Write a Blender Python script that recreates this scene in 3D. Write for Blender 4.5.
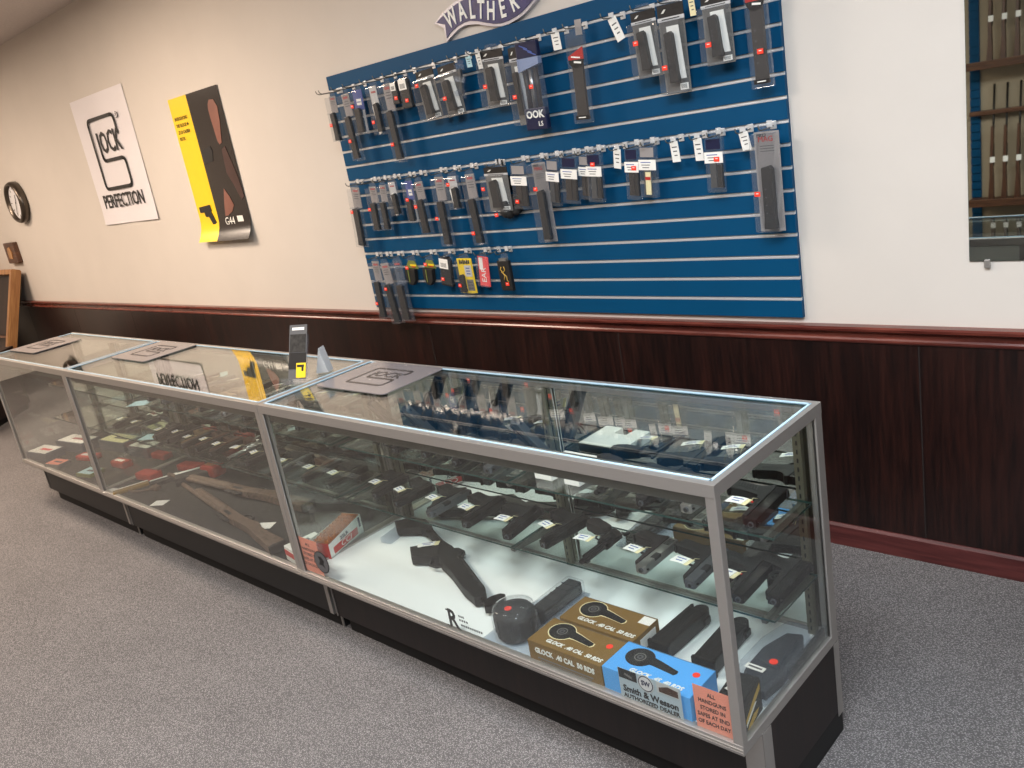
import bpy, bmesh, math, random
from mathutils import Vector, Matrix, Euler
random.seed(11)
for _o in list(bpy.data.objects):
    bpy.data.objects.remove(_o)
S = bpy.context.scene
COL = S.collection
PI = math.pi

# ------------------------------------------------------------------ camera, world, exposure
cam_d = bpy.data.cameras.new('camera')
cam = bpy.data.objects.new('camera', cam_d)
COL.objects.link(cam)
cam.location = (3.8143, -2.8423, 1.7129)
cam.rotation_euler = (1.2775, 0.1708, 0.744)
cam_d.sensor_fit = 'HORIZONTAL'
cam_d.sensor_width = 36.0
cam_d.lens = 36.0 * 864.65 / 1024
cam_d.clip_start = 0.05
S.camera = cam
S.view_settings.view_transform = 'Standard'
S.view_settings.look = 'None'
S.view_settings.exposure = 1.02
S.view_settings.gamma = 1.0
S.view_settings.use_curve_mapping = False
S.cycles.use_denoising = True
S.cycles.max_bounces = 12
S.cycles.diffuse_bounces = 4
S.cycles.glossy_bounces = 8
S.cycles.transmission_bounces = 8
S.cycles.transparent_max_bounces = 48
S.cycles.caustics_reflective = False
S.cycles.caustics_refractive = False
S.cycles.sample_clamp_indirect = 6.0
world = bpy.data.worlds.new('world')
S.world = world
world.use_nodes = True
world.node_tree.nodes['Background'].inputs[0].default_value = (0.75, 0.8, 0.9, 1)
world.node_tree.nodes['Background'].inputs[1].default_value = 0.05

# lamps of the room: recessed ceiling lights (x, y, strength, colour)
WARM, NEUT, COOL = (1.0, 0.80, 0.63), (1.0, 0.93, 0.86), (0.90, 0.97, 1.04)
LIGHTS = [(-4.9, -2.0, 18.0, WARM), (-1.5, -1.8, 22.0, WARM), (1.15, -2.75, 19.0, NEUT), (3.35, -2.15, 22.0, COOL),
          (-3.2, -3.4, 25.0, WARM), (4.5, -3.4, 19.0, COOL)]

# ------------------------------------------------------------------ materials
def lin(c):
    return tuple((v / 255 / 12.92) if v / 255 <= 0.04045 else ((v / 255 + 0.055) / 1.055) ** 2.4 for v in c)

def new_mat(name):
    m = bpy.data.materials.new(name)
    m.use_nodes = True
    nt = m.node_tree
    return m, nt, nt.nodes['Principled BSDF']

def mat(name, rgb, rough=0.5, metal=0.0, noise=0.0, scale=40.0, bump=0.0, spec=0.5, stretch=None):
    m, nt, p = new_mat(name)
    c = lin(rgb)
    p.inputs['Base Color'].default_value = (*c, 1)
    p.inputs['Roughness'].default_value = rough
    p.inputs['Metallic'].default_value = metal
    p.inputs['Specular IOR Level'].default_value = spec
    if noise or bump:
        tc = nt.nodes.new('ShaderNodeTexCoord')
        mp = nt.nodes.new('ShaderNodeMapping')
        nz = nt.nodes.new('ShaderNodeTexNoise')
        nz.inputs['Scale'].default_value = scale
        nz.inputs['Detail'].default_value = 5
        if stretch:
            mp.inputs['Scale'].default_value = stretch
        nt.links.new(tc.outputs['Object'], mp.inputs[0])
        nt.links.new(mp.outputs[0], nz.inputs['Vector'])
        if noise:
            rp = nt.nodes.new('ShaderNodeValToRGB')
            rp.color_ramp.elements[0].position = 0.3
            rp.color_ramp.elements[1].position = 0.7
            rp.color_ramp.elements[0].color = (*[v * (1 - noise) for v in c], 1)
            rp.color_ramp.elements[1].color = (*[min(1, v * (1 + noise)) for v in c], 1)
            nt.links.new(nz.outputs[0], rp.inputs[0])
            nt.links.new(rp.outputs[0], p.inputs['Base Color'])
        if bump:
            b = nt.nodes.new('ShaderNodeBump')
            b.inputs['Strength'].default_value = bump
            b.inputs['Distance'].default_value = 0.01
            nt.links.new(nz.outputs[0], b.inputs['Height'])
            nt.links.new(b.outputs[0], p.inputs['Normal'])
    return m

def clear_mat(name, tint=(1, 1, 1), ior=1.5, haze=0.0, haze_rgb=(200, 205, 210), rough=0.0, gain=1.0):
    """thin clear sheet: Fresnel reflection over a tinted see-through, optionally a little milky"""
    m = bpy.data.materials.new(name)
    m.use_nodes = True
    nt = m.node_tree
    nt.nodes.clear()
    out = nt.nodes.new('ShaderNodeOutputMaterial')
    tr = nt.nodes.new('ShaderNodeBsdfTransparent')
    tr.inputs[0].default_value = (*tint, 1)
    gl = nt.nodes.new('ShaderNodeBsdfGlossy')
    gl.inputs['Roughness'].default_value = rough
    gl.inputs[0].default_value = (gain, gain, gain, 1)
    geo = nt.nodes.new('ShaderNodeNewGeometry')
    mr = nt.nodes.new('ShaderNodeMapRange')
    mr.inputs['To Min'].default_value = ior
    mr.inputs['To Max'].default_value = 1 / ior
    nt.links.new(geo.outputs['Backfacing'], mr.inputs['Value'])
    fr = nt.nodes.new('ShaderNodeFresnel')
    nt.links.new(mr.outputs[0], fr.inputs['IOR'])
    mx = nt.nodes.new('ShaderNodeMixShader')
    nt.links.new(fr.outputs[0], mx.inputs[0])
    base = tr
    if haze:
        df = nt.nodes.new('ShaderNodeBsdfDiffuse')
        df.inputs[0].default_value = (*lin(haze_rgb), 1)
        mh = nt.nodes.new('ShaderNodeMixShader')
        mh.inputs[0].default_value = haze
        nt.links.new(tr.outputs[0], mh.inputs[1])
        nt.links.new(df.outputs[0], mh.inputs[2])
        base = mh
    nt.links.new(base.outputs[0], mx.inputs[1])
    nt.links.new(gl.outputs[0], mx.inputs[2])
    nt.links.new(mx.outputs[0], out.inputs[0])
    return m

def emit_mat(name, rgb, strength):
    m = bpy.data.materials.new(name)
    m.use_nodes = True
    nt = m.node_tree
    nt.nodes.clear()
    out = nt.nodes.new('ShaderNodeOutputMaterial')
    e = nt.nodes.new('ShaderNodeEmission')
    e.inputs[0].default_value = (*rgb, 1)
    e.inputs[1].default_value = strength
    nt.links.new(e.outputs[0], out.inputs[0])
    return m

def carpet_mat():
    m, nt, p = new_mat('gray_loop_carpet')
    p.inputs['Roughness'].default_value = 0.95
    p.inputs['Specular IOR Level'].default_value = 0.1
    tc = nt.nodes.new('ShaderNodeTexCoord')
    mp = nt.nodes.new('ShaderNodeMapping')
    mp.inputs['Rotation'].default_value = (0, 0, 0.5)
    mp.inputs['Scale'].default_value = (1.0, 1.6, 1.0)
    v = nt.nodes.new('ShaderNodeTexVoronoi')
    v.inputs['Scale'].default_value = 190
    n = nt.nodes.new('ShaderNodeTexNoise')
    n.inputs['Scale'].default_value = 300
    n.inputs['Detail'].default_value = 3
    n2 = nt.nodes.new('ShaderNodeTexNoise')
    n2.inputs['Scale'].default_value = 2.5
    nt.links.new(tc.outputs['Object'], mp.inputs[0])
    for t in (v, n, n2):
        nt.links.new(mp.outputs[0], t.inputs['Vector'])
    mx = nt.nodes.new('ShaderNodeMath')
    mx.operation = 'SUBTRACT'
    nt.links.new(n.outputs[0], mx.inputs[0])
    nt.links.new(v.outputs['Distance'], mx.inputs[1])
    rp = nt.nodes.new('ShaderNodeValToRGB')
    rp.color_ramp.elements[0].position = 0.0
    rp.color_ramp.elements[1].position = 0.42
    rp.color_ramp.elements[0].color = (*lin((109, 106, 106)), 1)
    rp.color_ramp.elements[1].color = (*lin((192, 187, 186)), 1)
    nt.links.new(mx.outputs[0], rp.inputs[0])
    mr = nt.nodes.new('ShaderNodeMix')
    mr.data_type = 'RGBA'
    mr.blend_type = 'MULTIPLY'
    mr.inputs['Factor'].default_value = 0.25
    nt.links.new(rp.outputs[0], mr.inputs['A'])
    nt.links.new(n2.outputs[0], mr.inputs['B'])
    nt.links.new(mr.outputs['Result'], p.inputs['Base Color'])
    b = nt.nodes.new('ShaderNodeBump')
    b.inputs['Strength'].default_value = 0.7
    b.inputs['Distance'].default_value = 0.006
    nt.links.new(mx.outputs[0], b.inputs['Height'])
    nt.links.new(b.outputs[0], p.inputs['Normal'])
    return m

def wood_mat(name, dark, light, rough=0.35, axis='z', scale=6.0):
    m, nt, p = new_mat(name)
    p.inputs['Roughness'].default_value = rough
    tc = nt.nodes.new('ShaderNodeTexCoord')
    mp = nt.nodes.new('ShaderNodeMapping')
    mp.inputs['Scale'].default_value = {'z': (1.6, 1.6, 0.12), 'x': (0.12, 1.6, 1.6)}[axis]
    n = nt.nodes.new('ShaderNodeTexNoise')
    n.inputs['Scale'].default_value = scale
    n.inputs['Detail'].default_value = 8
    n.inputs['Distortion'].default_value = 0.6
    n3 = nt.nodes.new('ShaderNodeTexNoise')
    n3.inputs['Scale'].default_value = scale * 7
    n3.inputs['Detail'].default_value = 4
    nt.links.new(tc.outputs['Object'], mp.inputs[0])
    nt.links.new(mp.outputs[0], n.inputs['Vector'])
    nt.links.new(mp.outputs[0], n3.inputs['Vector'])
    mx = nt.nodes.new('ShaderNodeMath')
    mx.operation = 'MULTIPLY'
    nt.links.new(n.outputs[0], mx.inputs[0])
    nt.links.new(n3.outputs[0], mx.inputs[1])
    rp = nt.nodes.new('ShaderNodeValToRGB')
    rp.color_ramp.elements[0].position = 0.13
    rp.color_ramp.elements[1].position = 0.42
    rp.color_ramp.elements[0].color = (*lin(dark), 1)
    rp.color_ramp.elements[1].color = (*lin(light), 1)
    nt.links.new(mx.outputs[0], rp.inputs[0])
    nt.links.new(rp.outputs[0], p.inputs['Base Color'])
    return m

M = {}
M['wall'] = mat('cream_wall_paint', (208, 201, 193), 0.65, noise=0.02, scale=3, bump=0.02)
M['far_wall'] = mat('dimmed_wall_paint', (158, 144, 122), 0.7, noise=0.02, scale=3)  # wall colour darkened to paint in the dimmer light of the far side
M['ceiling'] = mat('ceiling_tile', (206, 198, 194), 0.9, noise=0.06, scale=60)
M['carpet'] = carpet_mat()
M['panel'] = wood_mat('dark_wood_panelling', (17, 9, 9), (44, 22, 18), 0.32, 'z', 7)
M['rail'] = wood_mat('mahogany_rail', (74, 31, 26), (130, 68, 56), 0.25, 'x', 9)
M['base_b'] = wood_mat('mahogany_baseboard', (56, 22, 22), (98, 48, 46), 0.4, 'x', 6)
M['seam'] = mat('panel_seam', (20, 10, 9), 0.7)
M['blue'] = mat('blue_slat', (1, 68, 106), 0.5, noise=0.04, scale=5, spec=0.15)
M['alu_strip'] = mat('bright_aluminium_strip', (222, 224, 226), 0.28, 0.45)
M['alu'] = mat('brushed_aluminium', (172, 168, 164), 0.42, 0.75, noise=0.03, scale=30, stretch=(1, 1, 30))
M['alu_dk'] = mat('grey_metal', (104, 104, 98), 0.5, 0.6)
M['standard'] = mat('slotted_steel', (118, 116, 100), 0.45, 0.7)
M['edge_glint'] = mat('pale_blue_edge_glint', (176, 206, 224), 0.2)
M['glass'] = clear_mat('clear_pane', (0.965, 0.985, 0.977))
M['shelf'] = clear_mat('clear_shelf_glass', (0.95, 0.98, 0.97))
M['edge'] = mat('green_glass_edge', (28, 62, 58), 0.15)
M['mirror'] = mat('mirror_silver', (214, 222, 218), 0.015, 1.0)
M['black_lam'] = mat('black_laminate', (13, 12, 13), 0.45)
M['brown_lam'] = wood_mat('dark_brown_laminate', (15, 9, 9), (32, 20, 17), 0.5, 'z', 8)
M['kick'] = mat('black_vinyl', (9, 8, 9), 0.7)
M['white_deck'] = mat('white_deck_liner', (244, 247, 245), 0.6, noise=0.015, scale=5)
M['grey_deck'] = mat('charcoal_deck_liner', (40, 39, 37), 0.8, noise=0.06, scale=40)
M['gun_black'] = mat('matte_black_steel', (14, 14, 15), 0.42, 0.2)
M['gun_poly'] = mat('black_polymer', (15, 15, 15), 0.65, bump=0.2, scale=400)
M['gun_grey'] = mat('grey_steel', (98, 102, 106), 0.36, 0.7)
M['gun_silver'] = mat('silver_steel', (168, 168, 166), 0.28, 0.9)
M['rubber'] = mat('brown_rubber', (28, 21, 19), 0.75)
M['tan_poly'] = mat('tan_polymer', (120, 98, 70), 0.65)
M['red'] = mat('red_plastic', (196, 36, 30), 0.4)
M['paper'] = mat('white_paper', (240, 238, 232), 0.7)
M['paper2'] = mat('dull_white_card', (196, 196, 196), 0.6)
M['pale'] = mat('cream_card', (236, 224, 178), 0.7)
M['yellow'] = mat('yellow_ink', (236, 204, 40), 0.5)
M['yellow_p'] = mat('yellow_poster', (250, 204, 20), 0.3)
M['ink'] = mat('black_ink', (22, 22, 24), 0.5)
M['ink_grey'] = mat('grey_ink', (84, 84, 86), 0.6)
M['blue_ink'] = mat('blue_ink', (70, 92, 160), 0.6)
M['dot'] = mat('orange_red_sticker', (255, 62, 38), 0.5)
M['clear'] = clear_mat('clear_plastic', (0.96, 0.97, 0.98), 1.45, 0.055, (190, 196, 204), 0.05)
M['clear2'] = clear_mat('clear_plastic_milky', (0.94, 0.96, 0.985), 1.45, 0.12, (150, 160, 178), 0.08)
M['card_grey'] = mat('grey_backing_card', (112, 110, 106), 0.55)
M['card_head'] = mat('printed_grey_card', (148, 143, 142), 0.5)
M['mag'] = mat('black_magazine', (15, 14, 15), 0.5)
M['mag_br'] = mat('dark_brown_magazine', (34, 28, 25), 0.5)
M['head_black'] = mat('black_header', (18, 17, 19), 0.5)
M['red_print'] = mat('red_print', (176, 40, 38), 0.5)
M['red_soft'] = mat('faded_red_print', (172, 92, 92), 0.5)
M['navy'] = mat('navy_bag', (24, 30, 62), 0.35)
M['bag_blue'] = mat('light_blue_bag', (150, 164, 196), 0.35)
M['violet'] = mat('blue_violet_card', (76, 88, 150), 0.45)
M['gold'] = mat('gold_print', (196, 160, 66), 0.45)
M['green'] = mat('olive_green_card', (112, 122, 58), 0.55)
M['camo'] = mat('dark_camouflage', (42, 40, 38), 0.8, noise=0.7, scale=60)
M['pink_p'] = mat('salmon_paper', (240, 148, 126), 0.7)
M['coral'] = mat('coral_print', (236, 90, 92), 0.5)
M['brown_box'] = mat('brown_carton', (124, 94, 44), 0.55, noise=0.04, scale=30)
M['sky_box'] = mat('light_blue_carton', (86, 168, 240), 0.5)
M['white_ink'] = mat('white_ink', (236, 236, 230), 0.6)
M['copper'] = mat('copper_cartridges', (172, 98, 44), 0.35, 0.5, noise=0.5, scale=90)
M['banner'] = mat('white_vinyl_banner', (226, 222, 226), 0.35, bump=0.25, scale=7, stretch=(1, 1, 3))
M['poster_dk'] = mat('black_poster', (34, 29, 28), 0.22, noise=0.25, scale=9)
M['skin'] = mat('printed_skin_tone', (128, 84, 72), 0.3, noise=0.15, scale=9)
M['skin_dk'] = mat('printed_shadowed_skin', (66, 44, 42), 0.3, noise=0.2, scale=12)
M['silver_trim'] = mat('silver_sign_border', (186, 184, 192), 0.35, 0.3)
M['navy_sign'] = mat('navy_sign_face', (50, 50, 98), 0.4, noise=0.3, scale=18)
M['tan_wood'] = wood_mat('tan_oak', (138, 92, 52), (196, 148, 96), 0.4, 'z', 7)
M['brown_wood'] = wood_mat('brown_stained_wood', (56, 32, 20), (112, 72, 46), 0.45, 'x', 9)
M['clock_rim'] = mat('pewter_clock_rim', (92, 84, 76), 0.3, 0.8)
M['clock_face'] = mat('white_clock_face', (222, 220, 222), 0.5)
M['camo_stock'] = mat('brown_camouflage_stock', (98, 80, 68), 0.7, noise=0.4, scale=70)
M['orange'] = mat('orange_red_fabric', (170, 50, 36), 0.7, noise=0.15, scale=50)
M['grey_blue'] = mat('slate_carton', (86, 90, 100), 0.6)
M['teal_p'] = mat('pale_blue_paper', (178, 214, 222), 0.6)
M['walnut'] = wood_mat('walnut_stock', (52, 26, 14), (98, 56, 30), 0.4, 'z', 9)
M['mat_grey'] = mat('grey_counter_mat', (118, 113, 115), 0.14)
M['mat_print'] = mat('dark_mat_print', (48, 45, 46), 0.3)
M['door_back'] = mat('grey_door_back', (205, 207, 200), 0.5)
M['dark_wood'] = wood_mat('dark_cabinet_wood', (20, 12, 10), (46, 28, 22), 0.5, 'z', 7)
M['mustard'] = mat('dull_gold_wrap', (132, 104, 48), 0.5)
M['lens'] = mat('lamp_frame_white', (214, 214, 214), 0.5)

# ------------------------------------------------------------------ geometry helpers
class G:
    def __init__(self, *mats):
        self.bm = bmesh.new()
        self.mats = list(mats)

    def mi(self, m):
        if m not in self.mats:
            self.mats.append(m)
        return self.mats.index(m)

    def _put(self, verts, faces, m, smooth=False):
        i = self.mi(m) if m else 0
        vs = [self.bm.verts.new(v) for v in verts]
        out = []
        for f in faces:
            try:
                fc = self.bm.faces.new([vs[k] for k in f])
            except ValueError:
                continue
            fc.material_index = i
            fc.smooth = smooth
            out.append(fc)
        return vs, out

    def box(self, c, s, m=None, rot=None, bevel=0.0):
        hx, hy, hz = s[0] / 2, s[1] / 2, s[2] / 2
        P = [Vector((x, y, z)) for z in (-hz, hz) for y in (-hy, hy) for x in (-hx, hx)]
        if rot is not None:
            R = rot if isinstance(rot, Matrix) else Euler(rot).to_matrix()
            P = [R @ p for p in P]
        P = [p + Vector(c) for p in P]
        vs, fs = self._put(P, [(0, 2, 3, 1), (4, 5, 7, 6), (0, 1, 5, 4), (2, 6, 7, 3), (0, 4, 6, 2), (1, 3, 7, 5)], m)
        if bevel:
            es = list({e for f in fs for e in f.edges})
            bmesh.ops.bevel(self.bm, geom=es, offset=bevel, segments=2, affect='EDGES', profile=0.6)
        return self

    def box2(self, a, b, m=None, bevel=0.0):
        return self.box([(p + q) / 2 for p, q in zip(a, b)], [abs(q - p) for p, q in zip(a, b)], m, None, bevel)

    def prism(self, pts, d0, d1, m=None, plane='xy', bevel=0.0, at=(0, 0, 0)):
        """outline in a plane, extruded d0..d1 along the remaining axis"""
        a = sum(p[0] * q[1] - q[0] * p[1] for p, q in zip(pts, pts[1:] + pts[:1]))
        if (a < 0) != (plane == 'xz'):
            pts = pts[::-1]
        def w(p, d):
            if plane == 'xy':
                v = (p[0], p[1], d)
            elif plane == 'xz':
                v = (p[0], d, p[1])
            else:
                v = (d, p[0], p[1])
            return Vector(v) + Vector(at)
        n = len(pts)
        lo, hi = min(d0, d1), max(d0, d1)
        P = [w(p, lo) for p in pts] + [w(p, hi) for p in pts]
        F = [tuple(range(n))[::-1], tuple(range(n, 2 * n))] + [(k, (k + 1) % n, n + (k + 1) % n, n + k) for k in range(n)]
        vs, fs = self._put(P, F, m)
        if bevel:
            es = list(fs[0].edges) + list(fs[1].edges)
            bmesh.ops.bevel(self.bm, geom=es, offset=bevel, segments=2, affect='EDGES', profile=0.6)
        return self

    def cyl(self, a, b, r0, r1=None, m=None, seg=16, caps=True, smooth=True):
        r1 = r0 if r1 is None else r1
        a, b = Vector(a), Vector(b)
        d = (b - a).normalized()
        u = d.orthogonal().normalized()
        v = d.cross(u)
        P = []
        for c, r in ((a, r0), (b, r1)):
            for k in range(seg):
                t = 2 * PI * k / seg
                P.append(c + (u * math.cos(t) + v * math.sin(t)) * r)
        F = [(k, (k + 1) % seg, seg + (k + 1) % seg, seg + k) for k in range(seg)]
        self._put(P, F, m, smooth)
        if caps:
            self._put(P[:seg], [tuple(range(seg))[::-1]], m)
            self._put(P[seg:], [tuple(range(seg))], m)
        return self

    def lathe(self, prof, m=None, seg=32, at=(0, 0, 0), smooth=True):
        """profile of (radius, z) turned about z"""
        P, F = [], []
        n = len(prof)
        for k in range(seg):
            t = 2 * PI * k / seg
            for r, z in prof:
                P.append(Vector((r * math.cos(t), r * math.sin(t), z)) + Vector(at))
        for k in range(seg):
            for j in range(n - 1):
                a, b = k * n + j, ((k + 1) % seg) * n + j
                F.append((a, b, b + 1, a + 1))
        self._put(P, F, m, smooth)
        bmesh.ops.remove_doubles(self.bm, verts=self.bm.verts, dist=1e-6)
        return self

    def tube(self, pts, r, m=None, seg=8, closed=False):
        pts = [Vector(p) for p in pts]
        n = len(pts)
        P, F = [], []
        up = None
        for k, p in enumerate(pts):
            if closed:
                t = (pts[(k + 1) % n] - pts[k - 1]).normalized()
            else:
                t = (pts[min(k + 1, n - 1)] - pts[max(k - 1, 0)]).normalized()
            if up is None:
                up = t.orthogonal().normalized()
            up = (up - t * up.dot(t))
            up = up.normalized() if up.length > 1e-6 else t.orthogonal().normalized()
            w = t.cross(up)
            rr = r[k] if isinstance(r, (list, tuple)) else r
            for j in range(seg):
                a = 2 * PI * j / seg
                P.append(p + (up * math.cos(a) + w * math.sin(a)) * rr)
        for k in range(n if closed else n - 1):
            for j in range(seg):
                a, b = k * seg + j, k * seg + (j + 1) % seg
                c, d = ((k + 1) % n) * seg + (j + 1) % seg, ((k + 1) % n) * seg + j
                F.append((a, b, c, d))
        if not closed:
            F.append(tuple(range(seg))[::-1])
            F.append(tuple(range((n - 1) * seg, n * seg)))
        self._put(P, F, m, True)
        return self

    def face(self, pts, m=None):
        self._put([Vector(p) for p in pts], [tuple(range(len(pts)))], m)
        return self

    def disc(self, c, r, m=None, axis='y', seg=14, t=0.001):
        c = Vector(c)
        d = {'x': Vector((1, 0, 0)), 'y': Vector((0, -1, 0)), 'z': Vector((0, 0, 1))}[axis]
        return self.cyl(c, c + d * t, r, r, m, seg, True, False)

    def add_mesh(self, me, mtx, m):
        i = self.mi(m)
        old = set(self.bm.faces)
        tmp = me.copy()
        tmp.transform(mtx)
        self.bm.from_mesh(tmp)
        for f in self.bm.faces:
            if f not in old:
                f.material_index = i
        bpy.data.meshes.remove(tmp)
        return self

    def text(self, s, c, size, m, face='y', rot=0.0, ext=0.0006, sx=1.0, align='CENTER', shear=0.0, bold=0.0):
        """lettering as thin raised shapes; face 'y' reads from -y, 'z' from above, 'x' from +x"""
        me = text_mesh(s, size, ext, align, shear, bold)
        R = Matrix.Rotation(rot, 4, 'Z') @ Matrix.Diagonal((sx, 1, 1, 1))
        if face == 'y':
            R = Matrix.Rotation(PI / 2, 4, 'X') @ R
        elif face == 'x':
            R = Matrix.Rotation(PI / 2, 4, 'Z') @ Matrix.Rotation(PI / 2, 4, 'X') @ R
        self.add_mesh(me, Matrix.Translation(Vector(c)) @ R, m)
        return self

    def mesh(self, name):
        me = bpy.data.meshes.new(name)
        bmesh.ops.recalc_face_normals(self.bm, faces=self.bm.faces)
        self.bm.to_mesh(me)
        self.bm.free()
        for m in self.mats:
            me.materials.append(M[m] if isinstance(m, str) else m)
        return me

    def build(self, name, parent=None, label=None):
        o = bpy.data.objects.new(name, self.mesh(name))
        COL.objects.link(o)
        if parent is not None:
            o.parent = parent
        if label:
            o['label'] = label
        return o

_tc = {}
def text_mesh(s, size, ext, align='CENTER', shear=0.0, bold=0.0):
    k = (s, size, ext, align, shear, bold)
    if k not in _tc:
        cu = bpy.data.curves.new('lettering', 'FONT')
        cu.body = s
        cu.size = size
        cu.extrude = ext
        cu.shear = shear
        cu.offset = bold * size
        cu.align_x = align
        cu.align_y = 'CENTER'
        cu.resolution_u = 2
        ob = bpy.data.objects.new('lettering', cu)
        COL.objects.link(ob)
        dg = bpy.context.evaluated_depsgraph_get()
        _tc[k] = bpy.data.meshes.new_from_object(ob.evaluated_get(dg))
        bpy.data.objects.remove(ob)
    return _tc[k]

def tag(o, label, cat, group=None, kind=None):
    o['label'] = label
    o['category'] = cat
    if group:
        o['group'] = group
    if kind:
        o['kind'] = kind
    return o

def thing(name, label, cat, loc=(0, 0, 0), rz=0.0, group=None, rot=None):
    o = bpy.data.objects.new(name, None)
    o.empty_display_size = 0.05
    COL.objects.link(o)
    o.location = loc
    o.rotation_euler = rot if rot else (0, 0, rz)
    return tag(o, label, cat, group)

def struct(o):
    o['kind'] = 'structure'
    return o

def copy_tree(o, parent=None):
    c = o.copy()
    COL.objects.link(c)
    c.parent = parent
    for ch in list(o.children):
        copy_tree(ch, c)
    return c

ORD = ['first', 'second', 'third', 'fourth', 'fifth', 'sixth', 'seventh', 'eighth', 'ninth', 'tenth', 'eleventh', 'twelfth', 'thirteenth']

# ------------------------------------------------------------------ room shell
XL, XR, YF, CH = -6.7, 5.6, -6.3, 3.02
struct(G('carpet').box2((XL, YF, -0.1), (XR, 0, 0)).build('floor'))
g = G('ceiling')
g.box2((XL, YF, CH), (XR, 0, CH + 0.1))
struct(g.build('ceiling'))
struct(G('wall').box2((XL - 0.1, 0, 0), (XR + 0.1, 0.12, CH)).build('wall_back'))
struct(G('wall').box2((XL - 0.12, YF, 0), (XL, 0, CH)).build('wall_left'))
struct(G('wall').box2((XR, YF, 0), (XR + 0.12, 0, CH)).build('wall_right'))
struct(G('far_wall').box2((XL - 0.1, YF - 0.12, 0), (XR + 0.1, YF, CH)).build('wall_front'))
# wainscot sheets of dark panelling on the back wall, with their seams
g = G('panel', 'seam')
xs = [XL] + [2.832 - 1.22 * k for k in range(7, -1, -1)] + [4.052, 5.272, XR]
for a, b in zip(xs, xs[1:]):
    g.box2((a + 0.001, -0.010, 0.0), (b - 0.001, 0.0, 0.815), 'panel')
    g.box2((b - 0.003, -0.0105, 0.09), (b + 0.001, -0.004, 0.812), 'seam')
struct(g.build('trim_1'))
# chair rail profile swept along the wall
prof = [(0, 0.800), (-0.016, 0.800), (-0.020, 0.806), (-0.020, 0.812), (-0.016, 0.818), (-0.014, 0.834), (-0.030, 0.842),
        (-0.040, 0.848), (-0.042, 0.856), (-0.036, 0.862), (0, 0.862)]
struct(G('rail').prism(prof, XL, XR, 'rail', 'yz').build('trim_2'))
prof = [(0, 0), (-0.020, 0), (-0.020, 0.078), (-0.014, 0.088), (0, 0.091)]
struct(G('base_b').prism(prof, XL, XR, 'base_b', 'yz').build('baseboard_back'))

for k, (x, y, st, colr) in enumerate(LIGHTS):
    r = thing('ceiling_light', 'recessed fluorescent ceiling light %s in the ceiling grid' % ORD[k], 'ceiling light', (x, y, CH), 0, 'recessed ceiling lights')
    g = G('lens')
    for sx, sy, w, d in ((0, -0.32, 1.28, 0.04), (0, 0.32, 1.28, 0.04), (-0.62, 0, 0.04, 0.6), (0.62, 0, 0.04, 0.6)):
        g.box((sx, sy, -0.008), (w, d, 0.016))
    g.build('light_frame', r)
    G(emit_mat('lamp_%d' % k, colr, st)).face([(-0.6, -0.3, -0.006), (-0.6, 0.3, -0.006), (0.6, 0.3, -0.006), (0.6, -0.3, -0.006)]).build('diffuser', r)

# ------------------------------------------------------------------ slatwall
SP = 0.0762
SZB, SW = 0.885, 2.445
def groove(k):
    return SZB + (14.9 - k) * SP
sw = thing('slatwall', 'large blue slatwall board with aluminium groove strips on the cream wall', 'slatwall', (0, 0, SZB))
g = G('blue')
edges = [0.0] + [groove(k) - SZB for k in range(14, -1, -1)] + [groove(0) - SZB + 0.95 * SP]
for a, b in zip(edges, edges[1:]):
    lo = a + (0.006 if a > 0 else 0)
    hi = b - (0.006 if b < edges[-1] else 0)
    g.box2((0, -0.020, lo), (SW, -0.006, hi), 'blue', 0.0015)
g.box2((0, -0.008, 0), (SW, -0.001, edges[-1]), 'blue')
g.build('board', sw)
for k in range(15):
    z = groove(k) - SZB
    g = G('alu_strip')
    prof = [(-0.0085, z - 0.0055), (-0.0205, z - 0.0055), (-0.0210, z - 0.001), (-0.0125, z), (-0.0125, z + 0.0055), (-0.0085, z + 0.0055)]
    g.prism(prof, 0.001, SW - 0.001, 'alu_strip', 'yz')
    g.build('metal_strip', sw)

# hooks: a back clip in the groove, a wire arm with an upturned tip, a small plastic flag
HZ = {1: groove(0), 2: groove(6), 3: groove(11)}
HLEN = {1: 0.135, 2: 0.105, 3: 0.10}
def hook(x, row, label, flag=None):
    z = HZ[row]
    L = HLEN[row]
    r = thing('slatwall_hook', label, 'hook', (x, -0.021, z), 0, 'wire hooks in the slatwall')
    G('alu_strip').box((0, -0.002, -0.006), (0.022, 0.003, 0.026), None, None, 0.0008).build('back_clip', r)
    G('alu_dk').tube([(0, -0.003, -0.008), (0, -L * 0.5, -0.012), (0, -L * 0.9, -0.014), (0, -L, -0.008), (0, -L - 0.004, 0.004)], 0.0022, None, 6).build('wire_arm', r)
    if flag == 'plate':
        G('paper2').box((0, -L * 0.28, 0.001), (0.020, 0.002, 0.022)).build('label_plate', r)
    elif flag:
        w, h, tilt, m = flag
        g = G(m, 'paper2', 'ink_grey')
        g.box((0, -L * 0.55, -0.004), (0.022, 0.002, 0.018), 'paper2')
        R = Euler((0.12, tilt, 0)).to_matrix()
        c = Vector((0, -L * 0.55, -0.012)) + R @ Vector((0, 0, -h / 2))
        g.box(c, (w, 0.0012, h), m, R)
        for q in range(3):
            g.box(c + R @ Vector((w * 0.02 * q, -0.0008, h * (0.22 - 0.2 * q))), (w * (0.6 - 0.12 * q), 0.0006, h * 0.05), 'ink_grey', R)
        g.build('price_tag', r)
    return r

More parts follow.
